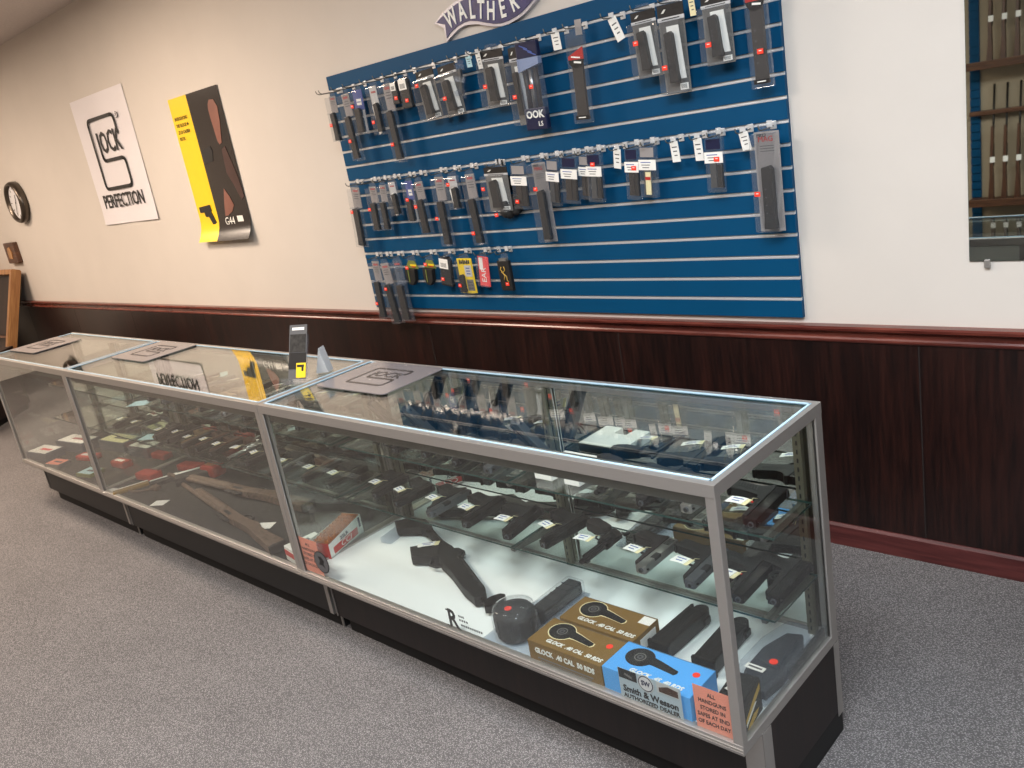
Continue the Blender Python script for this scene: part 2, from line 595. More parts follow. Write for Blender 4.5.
# ------------------------------------------------------------------ packages hanging on the hooks
def magazine(g, x, y, zt, w, h, d, m='mag', lean=0.0, curve=0.0):
    """magazine outline in the xz plane: feed lips at top, base plate at the bottom"""
    n = 6
    L, Rr = [], []
    for k in range(n + 1):
        t = k / n
        cx = x + lean * t + curve * math.sin(t * PI / 2)
        L.append((cx - w / 2, zt - h * t))
        Rr.append((cx + w / 2, zt - h * t))
    top = [(L[0][0], zt + w * 0.15), (Rr[0][0] - w * 0.25, zt + w * 0.3)]
    pts = top[1:] + Rr + [(Rr[-1][0] + w * 0.1, zt - h), (Rr[-1][0] + w * 0.1, zt - h - w * 0.22), (L[-1][0] - w * 0.1, zt - h - w * 0.22), (L[-1][0] - w * 0.1, zt - h)] + L[::-1] + top[:1]
    g.prism(pts, y - d / 2, y + d / 2, m, 'xz', min(d, w) * 0.12)
    for k in range(1, 5):
        t = 0.2 + 0.14 * k
        cx = x + lean * t + curve * math.sin(t * PI / 2)
        g.box((cx - w * 0.2, y - d / 2 - 0.0003, zt - h * t), (w * 0.12, 0.001, h * 0.02), 'ink_grey')

def shell(w, h, d, z0=0.0, m='clear'):
    """thermoformed clear shell: a raised tray on a flat flange"""
    g = G(m)
    g.box((0, 0.0, z0 - h / 2), (w, 0.0015, h), m)
    g.box((0, -d / 2, z0 - h / 2), (w * 0.86, d, h * 0.97), m, None, min(w, d) * 0.12)
    return g

PK = {}
def package(kind, x, y, zt, h, w, lean, dotp, desc, row, n):
    cat = 'package'
    D = desc
    name = {'bag': 'parts_bag', 'ook': 'parts_bag', 'long': 'magazine_bag', 'hols': 'holster_pack', 'gold': 'sleeve_pack', 'pink': 'ear_plug_pack',
            'camo': 'glove_pack'}.get(kind, 'magazine_package')
    r = thing(name, D, cat, (x, y, zt), 0, 'hanging packages on the slatwall')
    r.rotation_euler = (0.03, math.atan2(-lean, h) * 1.0, 0)
    # hanging tab with a hole round the wire
    if kind in ('blis', 'bliC', 'blue', 'whit', 'clam', 'gray', 'labl', 'yell', 'pink', 'gold', 'hols', 'dark'):
        G('clear').prism([(-w * 0.3, -0.002), (w * 0.3, -0.002), (w * 0.22, 0.022), (-w * 0.22, 0.022)], -0.0008, 0.0008, None, 'xz').build('hang_tab', r)
    d = 0.034
    if kind in ('blis', 'bliC'):
        sp = 0.36 if h < 0.25 else 0.33
        if kind == 'bliC':
            sp = 0.38
        w2 = w * 0.62
        g = G('card_head' if kind == 'blis' else 'clear2', 'red_soft', 'ink_grey')
        g.box((0, -0.002, -h * sp / 2), (w2, 0.002, h * sp))
        g.box((0, -0.0035, -h * 0.055), (w2 * 0.62, 0.001, h * 0.035), 'red_soft')
        for q in range(3):
            g.box((0, -0.0035, -h * (0.11 + 0.035 * q)), (w2 * 0.6, 0.0008, h * 0.009), 'ink_grey')
        g.build('header_card', r)
        g = G('mag' if kind == 'blis' else 'mag_br', 'ink_grey')
        magazine(g, 0.0, -d * 0.55, -h * (sp + 0.03), w2 * 0.62, h * (0.9 - sp), d * 0.5, g.mats[0], 0.0, 0.006 if n % 2 else -0.004)
        g.build('magazine', r)
        g = shell(w2 * 1.12, h, d)
        g.box((0, -d * 0.5, -h * sp), (w2 * 1.1, d, 0.002), 'clear2')
        g.build('blister', r)
    elif kind == 'blue':
        w2 = w * 0.66
        g = G('violet', 'paper', 'blue_ink')
        g.box((0, -0.002, -h * 0.22), (w2, 0.002, h * 0.44))
        g.box((w2 * 0.05, -0.0035, -h * 0.27), (w2 * 0.5, 0.001, h * 0.14), 'paper')
        g.box((w2 * 0.05, -0.0042, -h * 0.27), (w2 * 0.4, 0.001, h * 0.02), 'blue_ink')
        g.build('header_card', r)
        g = G('mag', 'ink_grey')
        magazine(g, 0, -0.018, -h * 0.45, w2 * 0.5, h * 0.46, 0.018)
        g.build('magazine', r)
        G('paper2').box((w2 * 0.38, -0.003, -h * 0.7), (w2 * 0.2, 0.002, h * 0.5)).build('side_card', r)
        shell(w2 * 1.08, h, 0.03).build('blister', r)
    elif kind == 'whit':
        w2 = w * 0.66
        g = G('paper2', 'paper', 'red_soft')
        g.box((-w2 * 0.08, -0.002, -h * 0.2), (w2 * 0.8, 0.002, h * 0.4), 'paper2')
        g.prism([(-w2 * 0.46, -h * 0.4), (-w2 * 0.02, -h * 0.3), (w2 * 0.02, -h * 0.96), (-w2 * 0.3, -h * 0.98)], -0.006, -0.004, 'paper', 'xz')
        g.box((-w2 * 0.05, -0.0035, -h * 0.12), (w2 * 0.5, 0.001, h * 0.04), 'red_soft')
        g.build('header_card', r)
        g = G('mag', 'ink_grey')
        magazine(g, w2 * 0.2, -0.016, -h * 0.38, w2 * 0.45, h * 0.52, 0.018)
        g.build('magazine', r)
        shell(w2 * 1.1, h, 0.03).build('blister', r)
    elif kind == 'clam':
        w2 = w * 0.86
        g = G('card_grey', 'head_black', 'paper2', 'white_ink', 'ink')
        g.box((0, -0.001, -h / 2), (w2, 0.002, h), 'card_grey')
        g.box((0, -0.003, -h * 0.07), (w2 * 1.02, 0.003, h * 0.14), 'head_black')
        g.box((0, -0.004, -h * 0.16), (w2 * 1.04, 0.003, h * 0.045), 'paper2')
        g.prism([(-w2 * 0.36, -h * 0.09), (-w2 * 0.24, -h * 0.05), (-w2 * 0.16, -h * 0.05), (-w2 * 0.26, -h * 0.09)], -0.0055, -0.0045, 'white_ink', 'xz')
        g.box((w2 * 0.0, -0.0058, -h * 0.16), (w2 * 0.7, 0.0006, h * 0.012), 'ink')
        g.prism([(-w2 * 0.22, -h * 0.24), (w2 * 0.26, -h * 0.24), (w2 * 0.38, -h * 0.84), (w2 * 0.12, -h * 0.84), (w2 * 0.06, -h * 0.36), (-w2 * 0.2, -h * 0.36)], -0.005, -0.0035, 'white_ink', 'xz')
        g.box((w2 * 0.26, -0.004, -h * 0.93), (w2 * 0.32, 0.002, h * 0.075), 'white_ink')
        for q in range(6):
            g.box((w2 * (0.15 + 0.04 * q), -0.0055, -h * 0.93), (w2 * 0.016, 0.0006, h * 0.05), 'ink')
        g.build('backing_card', r)
        g = G('mag', 'ink_grey')
        magazine(g, -w2 * 0.05, -0.02, -h * 0.33, w2 * 0.3, h * 0.52, 0.02, 'mag', 0.008)
        g.build('magazine', r)
        g = G('clear')
        g.box((0, -0.022, -h * 0.58), (w2, 0.040, h * 0.82), 'clear', None, 0.006)
        g.build('blister', r)
    elif kind == 'gray':
        w2 = w * 0.84
        g = G('card_head', 'red_print', 'ink_grey')
        g.box((0, -0.001, -h / 2), (w2, 0.002, h), 'card_head')
        g.text('PRO', (-w2 * 0.2, -0.003, -h * 0.035), w2 * 0.2, 'ink')
        g.text('MAG', (-w2 * 0.04, -0.003, -h * 0.075), w2 * 0.28, 'red_print')
        for q in range(3):
            g.box((0, -0.003, -h * (0.14 + 0.025 * q)), (w2 * 0.55, 0.001, h * 0.007), 'ink_grey')
        g.build('backing_card', r)
        g = G('mag', 'ink_grey')
        magazine(g, w2 * 0.05, -0.018, -h * 0.36, w2 * 0.42, h * 0.58, 0.022)
        g.build('magazine', r)
        g = G('clear')
        g.box((0, -0.022, -h * 0.5), (w2, 0.040, h * 0.98), 'clear', None, 0.006)
        g.build('blister', r)
    elif kind == 'labl':
        w2 = w * 0.86
        g = G('paper', 'ink', 'blue_ink', 'navy')
        g.box((0, -0.021, -h * 0.36), (w2 * 1.04, 0.0015, h * 0.2), 'paper')
        g.box((0, -0.0205, -h * 0.12), (w2 * 0.8, 0.0012, h * 0.18), 'navy' if n % 2 else 'card_head')
        for q in range(3):
            g.box((-w2 * 0.08, -0.0222, -h * (0.31 + 0.05 * q)), (w2 * (0.6 - 0.1 * q), 0.0008, h * 0.014), 'ink_grey' if q else 'blue_ink')
        g.build('paper_label', r)
        g = G('mag_br' if n % 3 else 'gun_grey', 'ink_grey')
        magazine(g, -w2 * 0.1, -0.010, -h * 0.44, w2 * 0.34, h * 0.45, 0.014, g.mats[0])
        if n == 42:
            g.box((0, -0.018, -h * 0.72), (w2 * 0.3, 0.004, h * 0.44), 'pale')
            g.box((0, -0.0205, -h * 0.62), (w2 * 0.3, 0.002, h * 0.06), 'red_print')
        else:
            magazine(g, w2 * 0.26, -0.010, -h * 0.5, w2 * 0.24, h * 0.40, 0.014, 'mag')
        g.build('magazine', r)
        g = G('clear')
        g.box((0, -0.010, -h / 2), (w2, 0.020, h), 'clear', None, 0.004)
        g.build('clear_bag', r)
    elif kind == 'dark':
        w2 = w * 0.8
        g = G('mag', 'ink_grey')
        magazine(g, 0, -0.012, -h * 0.10, w2 * 0.8, h * 0.84, 0.02)
        g.build('magazine', r)
        g = G('paper', 'ink')
        g.box((-w2 * 0.08, -0.0245, -h * 0.22), (w2 * 0.75, 0.001, h * 0.36), 'paper')
        for q in range(6):
            g.box((-w2 * 0.3 + w2 * 0.085 * q, -0.0253, -h * 0.27), (w2 * 0.03, 0.0006, h * 0.16), 'ink')
        g.build('barcode_label', r)
        G('clear').box((0, -0.012, -h / 2), (w2, 0.024, h), None, None, 0.004).build('clear_bag', r)
    elif kind == 'bag':
        g = G('clear2')
        pts = []
        for k in range(9):
            t = k / 8
            ww = w * (0.45 + 0.2 * math.sin(k * 2.1))
            g.box((0.006 * math.sin(k * 1.7), -0.01 + 0.006 * math.cos(k * 2.3), -h * t * 0.9 - h * 0.05), (ww, 0.008, h * 0.15), 'clear2', (0.4 * math.sin(k), 0.3 * math.cos(k * 1.3), 0.3 * math.sin(k * 2)))
        g.build('clear_bag', r)
        g = G('gun_grey', 'ink_grey')
        magazine(g, 0, -0.01, -h * 0.25, w * 0.28, h * 0.6, 0.012, 'gun_grey')
        g.build('magazine', r)
    elif kind == 'ook':
        g = G('navy', 'white_ink', 'blue_ink', 'bag_blue')
        g.box((0, -0.012, -h * 0.09), (w, 0.022, h * 0.18), 'navy', None, 0.004)
        g.prism([(-w / 2, -h * 0.18), (w / 2, -h * 0.18), (w / 2, -h * 0.26), (-w / 2, -h * 0.33)], -0.024, -0.002, 'bag_blue', 'xz')
        for q in range(3):
            g.box((-w * 0.1 + 0.02 * q, -0.0245, -h * (0.06 + 0.04 * q)), (w * 0.4, 0.001, h * 0.012), 'blue_ink', (0, 0.4, 0))
        g.build('header_print', r)
        g = G('navy', 'white_ink')
        g.box((0, -0.012, -h * 0.87), (w, 0.024, h * 0.25), 'navy', None, 0.004)
        g.text('OOK', (0, -0.0250, -h * 0.82), w * 0.36, 'white_ink', ext=0.001, bold=.03)
        g.text('LS', (w * 0.22, -0.0250, -h * 0.93), w * 0.24, 'white_ink', ext=0.001)
        g.build('foot_print', r)
        g = G('mag_br', 'gun_silver')
        for q, dx in enumerate((-0.26, -0.02, 0.22)):
            g.tube([(w * dx, -0.012, -h * 0.30), (w * (dx + 0.02), -0.012, -h * 0.5), (w * dx, -0.012, -h * 0.74)], w * 0.09, 'mag_br' if q != 1 else 'gun_silver', 8)
        g.build('bagged_rods', r)
        G('clear2').box((0, -0.012, -h * 0.5), (w * 1.02, 0.028, h * 0.66), None, None, 0.006).build('clear_bag', r)
    elif kind == 'long':
        g = G('red_print', 'head_black', 'white_ink')
        zz = 0.26 if n == 16 else 0.12
        g.prism([(-w * 0.42, -h * (zz + 0.02)), (w * 0.42, -h * (zz - 0.07)), (w * 0.42, -h * (zz + 0.06)), (-w * 0.42, -h * (zz + 0.06))], -0.019, -0.016, 'red_print', 'xz')
        n2 = 8
        arc = [(w * 0.42 * math.cos(PI + PI * k / n2), -h * (zz + 0.06) - h * 0.09 * math.sin(PI * k / n2)) for k in range(n2 + 1)]
        g.prism(arc, -0.019, -0.016, 'head_black', 'xz')
        g.box((0, -0.0195, -h * (zz + 0.035)), (w * 0.5, 0.001, h * 0.014), 'white_ink', (0, 0.15, 0))
        g.box((w * 0.08, -0.0195, -h * (zz + 0.09)), (w * 0.4, 0.001, h * 0.02), 'white_ink', (0, 0.15, 0))
        g.build('header_card', r)
        g = G('mag_br', 'ink_grey')
        magazine(g, 0, -0.010, -h * (zz + 0.08), w * 0.56, h * (0.86 - zz), 0.012, 'mag_br')
        g.build('magazine', r)
        g = G('head_black', 'white_ink')
        g.box((0, -0.0185, -h * 0.945), (w * 0.72, 0.001, h * 0.045), 'head_black')
        g.box((0, -0.0195, -h * 0.945), (w * 0.4, 0.0006, h * 0.01), 'white_ink')
        g.build('foot_label', r)
        G('clear').box((0, -0.010, -h / 2), (w, 0.018, h * 1.02), None, None, 0.003).build('clear_bag', r)
        G('card_head').box((w * 0.2, -0.004, h * 0.01), (w * 0.36, 0.002, h * 0.16)).build('hang_tab', r)
    elif kind == 'camo':
        g = G('camo')
        for q, (dx, dz, rr) in enumerate(((-0.1, -0.45, 0.3), (0.15, -0.55, 0.3), (0.0, -0.75, 0.28), (0.3, -0.75, 0.2))):
            g.lathe([(0.0005, -rr * w * 0.8), (rr * w * 0.7, -rr * w * 0.5), (rr * w, 0), (rr * w * 0.7, rr * w * 0.5), (0.0005, rr * w * 0.8)], 'camo', 10, (dx * w, 0.03, dz * h))
        g.build('folded_glove', r)
        G('head_black').box((0, 0.03, -h * 0.12), (w * 0.7, 0.004, h * 0.3)).build('header_card', r)
    elif kind == 'hols':
        w2 = w * 0.8
        g = G('green', 'yellow', 'red_print')
        g.prism([(-w2 * 0.25, -h * 0.02), (w2 * 0.25, -h * 0.02), (w2 * 0.5, -h * 0.28), (w2 * 0.5, -h * 0.34), (-w2 * 0.5, -h * 0.34), (-w2 * 0.5, -h * 0.28)], -0.003, 0, 'green', 'xz')
        g.box((0.01, -0.0035, -h * 0.2), (w2 * 0.5, 0.001, h * 0.07), 'yellow')
        g.box((0.012, -0.0042, -h * 0.26), (w2 * 0.3, 0.001, h * 0.05), 'red_print')
        g.build('header_card', r)
        g = G('gun_poly', 'green')
        g.prism([(-w2 * 0.42, -h * 0.32), (w2 * 0.42, -h * 0.32), (w2 * 0.36, -h * 0.8), (w2 * 0.1, -h * 0.98), (-w2 * 0.2, -h * 0.95), (-w2 * 0.4, -h * 0.7)], -0.026, -0.002, 'gun_poly', 'xz', 0.004)
        g.box((-w2 * 0.1, -0.027, -h * 0.6), (w2 * 0.06, 0.002, h * 0.5), 'green')
        g.build('holster', r)
    elif kind == 'yell':
        w2 = w * 0.82
        g = G('yellow', 'ink', 'paper2', 'card_grey')
        g.box((0, -0.002, -h / 2), (w2, 0.003, h), 'yellow')
        for q in range(6):
            g.box((w2 * (-0.3 + 0.12 * q), -0.0042, -h * 0.1), (w2 * 0.09, 0.001, h * (0.1 if q % 2 else 0.13)), 'ink')
        g.box((w2 * 0.17, -0.0042, -h * 0.36), (w2 * 0.46, 0.001, h * 0.32), 'paper2')
        g.box((w2 * 0.17, -0.0042, -h * 0.77), (w2 * 0.46, 0.001, h * 0.32), 'card_grey')
        for q in range(3):
            g.box((w2 * 0.17, -0.005, -h * (0.28 + 0.08 * q)), (w2 * 0.25, 0.0008, h * 0.03), 'blue_ink')
            g.box((w2 * 0.17, -0.005, -h * (0.68 + 0.09 * q)), (w2 * 0.3, 0.0008, h * 0.04), 'ink_grey')
        g.build('backing_card', r)
        g = G('mag', 'ink_grey')
        magazine(g, -w2 * 0.27, -0.012, -h * 0.5, w2 * 0.3, h * 0.42, 0.016)
        g.build('magazine', r)
        G('clear').box((0, -0.012, -h * 0.52), (w2 * 0.98, 0.022, h * 0.95), None, None, 0.004).build('blister', r)
    elif kind == 'pink':
        w2 = w * 0.84
        g = G('coral', 'white_ink', 'paper')
        g.box((0, -0.002, -h / 2), (w2, 0.003, h), 'coral')
        g.text('EAR', (0, -0.0045, -h * 0.62), w2 * 0.62, 'white_ink', rot=PI / 2)
        g.box((-w2 * 0.22, -0.0042, -h * 0.24), (w2 * 0.36, 0.001, h * 0.42), 'paper')
        g.build('backing_card', r)
        G('clear').box((0, -0.012, -h * 0.5), (w2 * 0.98, 0.022, h * 0.98), None, None, 0.004).build('blister', r)
    elif kind == 'gold':
        w2 = w * 0.84
        g = G('gun_poly')
        g.prism([(-w2 * 0.5, -h * 0.06), (w2 * 0.5, -h * 0.06), (w2 * 0.5, -h), (-w2 * 0.4, -h), (-w2 * 0.5, -h * 0.9)], -0.02, 0, None, 'xz', 0.004)
        g.box((0, -0.01, -h * 0.03), (w2 * 0.6, 0.016, h * 0.08), 'card_grey')
        g.build('sleeve', r)
        g = G('gold')
        zc = -h * 0.45
        g.tube([(-0.012, -0.0215, zc + 0.03), (-0.018, -0.0215, zc + 0.018), (-0.006, -0.0215, zc + 0.004), (0.002, -0.0215, zc - 0.012), (-0.006, -0.0215, zc - 0.03)], 0.0022, None, 5)
        g.tube([(0.004, -0.0215, zc + 0.032), (0.008, -0.0215, zc + 0.016), (-0.006, -0.0215, zc + 0.004), (-0.014, -0.0215, zc + 0.006)], 0.0022, None, 5)
        g.tube([(-0.008, -0.0215, zc + 0.002), (0.012, -0.0215, zc - 0.014), (0.012, -0.0215, zc - 0.032), (0.02, -0.0215, zc - 0.04)], 0.0022, None, 5)
        g.build('deer_emblem', r)
    if dotp:
        dx, dz = dotp[0] - x, dotp[1] - zt
        yy = {'labl': -0.0235, 'blis': -0.0355, 'bliC': -0.0355, 'clam': -0.044, 'gray': -0.044, 'ook': -0.0275, 'long': -0.0215, 'dark': -0.0255,
              'hols': -0.029, 'camo': -0.032, 'yell': -0.0245, 'gold': -0.0215}.get(kind, -0.032)
        lim = w * 0.36
        dx = max(-lim, min(lim, dx))
        s = 0.0105
        g = G('dot', 'white_ink')
        g.prism([(dx - s, dz - s * 0.75), (dx + s, dz - s * 0.75), (dx + s, dz + s * 0.75), (dx - s, dz + s * 0.75)], yy - 0.001, yy, 'dot', 'xz')
        g.box((dx, yy - 0.0014, dz + 0.002), (s * 0.9, 0.0006, s * 0.25), 'white_ink')
        g.build('price_sticker', r, 'orange-red price sticker')
    return r

PACKS = [  # kind, x, y, top z, height, width, lean, sticker, number, row, label
    ('blis', .105, -.085, 1.99, .22, .085, -.013, (.095, 1.855), 1, 1, 'short clear magazine blister at the poster end of the top hook row'),
    ('blis', .209, -.085, 1.986, .324, .095, .009, (.201, 1.764), 2, 1, 'clear magazine blister hanging second from the poster end, top hook row'),
    ('blue', .302, -.080, 1.991, .208, .108, -.014, (.283, 1.918), 3, 1, 'blue and white carded magazine pack in the top hook row'),
    ('whit', .435, -.085, 1.989, .225, .10, -.005, (.42, 1.828), 4, 1, 'slim white carded magazine pack in the top hook row'),
    ('blis', .535, -.085, 1.984, .36, .095, -.003, (.525, 1.713), 5, 1, 'longest clear magazine blister in the top hook row'),
    ('dark', .606, -.085, 1.983, .096, .058, -.005, (.613, 1.912), 6, 1, 'smallest dark barcoded pack beside the longest blister, top row'),
    ('dark', .675, -.085, 1.989, .127, .085, -.002, (.682, 1.891), 7, 1, 'dark pack with large white barcode label, top hook row'),
    ('clam', .806, -.085, 2.0, .212, .13, .008, (.784, 1.941), 8, 1, 'black-headed gray magazine pack beside the barcoded packs, top row'),
    ('clam', .95, -.085, 1.997, .213, .13, .011, (.94, 1.863), 9, 1, 'black-headed gray magazine pack beside the crumpled clear bag, top row'),
    ('bag', 1.04, -.085, 2.0, .15, .075, -.022, None, 10, 1, 'crumpled clear bag with a gray part in the top hook row'),
    ('clam', 1.227, -.085, 2.009, .224, .141, -.012, (1.205, 1.872), 12, 1, 'black-headed gray magazine pack with white label below the banner sign'),
    ('clam', 1.354, -.080, 1.997, .302, .085, -.006, (1.349, 1.81), 13, 1, 'narrow tall black-headed pack tucked beside the navy printed bag'),
    ('ook', 1.437, -.090, 2.005, .337, .111, -.012, (1.441, 1.836), 14, 1, 'navy and clear printed bag lettered OOK'),
    ('long', 1.672, -.085, 2.005, .337, .085, -.02, None, 16, 1, 'long clear bag with red header in the middle of the top row'),
    ('clam', 1.975, -.085, 2.005, .222, .116, -.001, (1.958, 1.903), 18, 1, 'shorter black-headed gray pack beside the tallest gray pack, top row'),
    ('clam', 2.087, -.085, 2.005, .293, .118, -.006, (2.067, 1.803), 19, 1, 'tallest wide black-headed gray magazine pack in the top row'),
    ('clam', 2.26, -.085, 2.0, .22, .122, -.003, (2.243, 1.847), 21, 1, 'black-headed gray magazine pack beside the red-headed end bag, top row'),
    ('long', 2.405, -.085, 2.005, .32, .076, -.002, (2.411, 1.795), 22, 1, 'long clear bag with red header at the mirror end, top row'),
    ('blis', .115, -.075, 1.537, .312, .105, -.039, (.1, 1.416), 23, 2, 'clear magazine blister at the poster end of the middle hook row'),
    ('blis', .258, -.075, 1.53, .222, .092, -.01, (.241, 1.422), 24, 2, 'short clear magazine blister, first of a touching pair, middle row'),
    ('blis', .338, -.075, 1.53, .222, .080, -.019, None, 25, 2, 'short clear magazine blister without sticker, second of a touching pair'),
    ('whit', .416, -.075, 1.54, .165, .095, .0, None, 26, 2, 'short white carded magazine pack without sticker, middle row'),
    ('blue', .532, -.070, 1.534, .202, .08, -.008, (.536, 1.45), 27, 2, 'blue and white carded magazine pack in the middle row'),
    ('blis', .613, -.078, 1.525, .25, .09, .008, (.592, 1.415), 28, 2, 'clear magazine blister overlapping the blue pack, middle row'),
    ('blis', .758, -.075, 1.535, .326, .098, -.017, (.733, 1.348), 29, 2, 'long clear magazine blister with mid-height sticker, middle row'),
    ('whit', .85, -.075, 1.53, .15, .105, -.002, (.844, 1.498), 30, 2, 'short pack with slanted white label between two long blisters'),
    ('blis', .961, -.075, 1.53, .322, .093, -.002, (.948, 1.27), 31, 2, 'long clear magazine blister with low sticker, middle row'),
    ('clam', 1.13, -.078, 1.545, .19, .156, -.009, (1.079, 1.46), 32, 2, 'wide black-headed magazine pack above the dark glove, middle row'),
    ('camo', 1.12, -.075, 1.491, .195, .15, .016, (1.1, 1.345), 33, 2, 'dark folded glove hanging behind the wide black-headed pack'),
    ('labl', 1.275, -.075, 1.545, .19, .10, -.02, (1.257, 1.389), 34, 2, 'white-labelled clear bag beside the wide black-headed pack'),
    ('gray', 1.38, -.08, 1.54, .33, .088, -.004, (1.38, 1.439), 35, 2, 'tall narrow gray carded magazine pack in the middle row'),
    ('labl', 1.462, -.07, 1.545, .19, .076, -.03, None, 36, 2, 'narrow white-labelled bag beside the tall gray pack'),
    ('labl', 1.553, -.075, 1.548, .188, .092, -.026, None, 37, 2, 'white-labelled bag, second past the tall gray pack, middle row'),
    ('labl', 1.618, -.06, 1.545, .175, .06, -.025, None, 38, 2, 'narrow bluish bag half hidden behind the white-labelled bag'),
    ('labl', 1.677, -.075, 1.548, .19, .083, -.02, (1.676, 1.507), 39, 2, 'white-labelled dark bag with sticker on its label, middle row'),
    ('labl', 1.857, -.075, 1.549, .194, .07, -.02, (1.869, 1.476), 41, 2, 'white-labelled bag with sticker, first of the touching pair, middle row'),
    ('labl', 1.928, -.075, 1.549, .19, .085, -.019, None, 42, 2, 'white-labelled bag with cream and red insert, middle row'),
    ('labl', 2.203, -.075, 1.548, .19, .08, -.010, (2.216, 1.474), 45, 2, 'lone white-labelled bag between empty hooks, middle row'),
    ('gray', 2.395, -.078, 1.543, .335, .107, -.008, (2.369, 1.344), 47, 2, 'large gray carded magazine pack at the mirror end, middle row'),
    ('blis', .141, -.07, 1.15, .312, .095, -.011, (.122, .929), 48, 3, 'clear magazine blister at the poster end of the bottom row'),
    ('blis', .225, -.078, 1.14, .325, .108, .019, (.223, 1.011), 49, 3, 'clear magazine blister with high sticker in the bottom row'),
    ('bliC', .319, -.07, 1.15, .32, .108, .002, None, 50, 3, 'milky clear magazine blister without sticker in the bottom row'),
    ('hols', .435, -.07, 1.15, .127, .115, -.009, (.425, 1.117), 51, 3, 'green-headed black holster beside the milky blister, bottom row'),
    ('hols', .571, -.07, 1.15, .128, .105, -.012, (.569, 1.132), 52, 3, 'green-headed black holster beside the dark pouch, bottom row'),
    ('dark', .705, -.07, 1.16, .134, .1, -.02, (.684, 1.053), 53, 3, 'dark pouch pack beside the yellow card, bottom row'),
    ('yell', .818, -.07, 1.15, .168, .12, -.003, (.781, 1.024), 54, 3, 'yellow carded magazine pack in the bottom row'),
    ('pink', .947, -.07, 1.155, .14, .078, -.018, None, 55, 3, 'coral and white carded pack in the bottom row'),
    ('gold', 1.083, -.07, 1.145, .147, .084, -.001, (1.092, 1.03), 56, 3, 'black sleeve with gold deer emblem in the bottom row'),
]
for kind, x, y, zt, h, w, ln, dp, n, row, lab in PACKS:
    package(kind, x, y, zt, h, w, ln, dp, lab, row, n)
    hook(x, row, 'wire hook holding the ' + ' '.join(lab.replace(',', '').split()[:12]), 'plate' if row > 1 else None)
for x, row, fl, lab in [
        (1.099, 1, (.030, .045, .05, 'teal_p'), 'empty wire hook with pale bluish tag beside the crumpled bag'),
        (1.157, 1, (.026, .062, .0, 'paper'), 'empty wire hook with narrow white tag beside a white-labelled pack'),
        (1.579, 1, (.040, .062, .03, 'paper'), 'empty wire hook with white tag between navy bag and red-headed bag'),
        (1.847, 1, (.036, .085, -.30, 'paper'), 'empty wire hook with tilted white tag, top row'),
        (2.175, 1, (.022, .06, .0, 'pale'), 'empty wire hook with cream tag between two gray packs, top row'),
        (2.335, 1, (.024, .03, .0, 'yellow'), 'empty wire hook with short yellowish tag, top row'),
        (1.783, 2, (.034, .075, .2, 'paper'), 'empty wire hook with white tag beside the stickered dark bag, middle row'),
        (2.035, 2, (.034, .075, .0, 'paper'), 'empty wire hook with white tag, first of the neighbouring two, middle row'),
        (2.133, 2, (.034, .08, .03, 'paper'), 'empty wire hook with white tag, second of the neighbouring two, middle row'),
        (2.311, 2, (.034, .062, -.12, 'paper'), 'empty wire hook with tilted white tag beside the large gray pack'),
        (.08, 1, None, 'bare wire hook at the poster end of the top row'),
        (.20, 2, None, 'bare wire hook beside the first middle row blister'),
        (1.01, 3, None, 'bare wire hook between coral pack and black sleeve')]:
    hook(x, row, lab, fl)

# ------------------------------------------------------------------ signs on the wall
# banner sign: a swallow-tailed ribbon with raised silver border and white capitals along its wave
wal = thing('banner_sign', 'silver-edged navy ribbon sign lettered WALTHER above the slatwall', 'sign', (1.16, -0.001, 2.165))
RIB = [(.919, 2.099), (.955, 2.121), (1.0, 2.136), (1.04, 2.143), (1.074, 2.143), (1.12, 2.133), (1.159, 2.120), (1.21, 2.104), (1.25, 2.099), (1.29, 2.100), (1.34, 2.108),
       (1.375, 2.118), (1.41, 2.134), (1.445, 2.152), (1.430, 2.195), (1.490, 2.200), (1.420, 2.262), (1.385, 2.240), (1.35, 2.226), (1.31, 2.215), (1.26, 2.211), (1.21, 2.218), (1.16, 2.230), (1.11, 2.239),
       (1.06, 2.240), (1.01, 2.232), (.96, 2.217), (.91, 2.200), (.866, 2.180), (.923, 2.158)]
RIB = [(a - 1.16, b - 2.165) for a, b in RIB]
def outset(P, d):
    n, out = len(P), []
    for k in range(n):
        a, b, c = Vector(P[k - 1]), Vector(P[k]), Vector(P[(k + 1) % n])
        e1, e2 = (b - a).normalized(), (c - b).normalized()
        nn = Vector((e1.y + e2.y, -e1.x - e2.x))
        nn = nn.normalized() / max(0.55, math.sqrt(max(0.0, (1 + e1.dot(e2)) / 2)))
        out.append(tuple(b + nn * d))
    return out
G('silver_trim').prism(outset(RIB, 0.006), -0.022, 0, None, 'xz', 0.003).build('border', wal)
G('navy_sign').prism(outset(RIB, -0.006), -0.026, -0.018, None, 'xz').build('sign_face', wal)
g = G('white_ink')
for ch, x, z, a in (('W', .975, 2.178, .30), ('A', 1.045, 2.190, .12), ('L', 1.105, 2.184, -.12), ('T', 1.155, 2.174, -.24), ('H', 1.210, 2.158, -.22), ('E', 1.275, 2.154, .02), ('R', 1.340, 2.165, .25)):
    g.text(ch, (x - 1.16, -0.0275, z - 2.165), 0.100, 'white_ink', 'y', a, 0.0015, 0.66, bold=0.02)
g.build('lettering', wal)

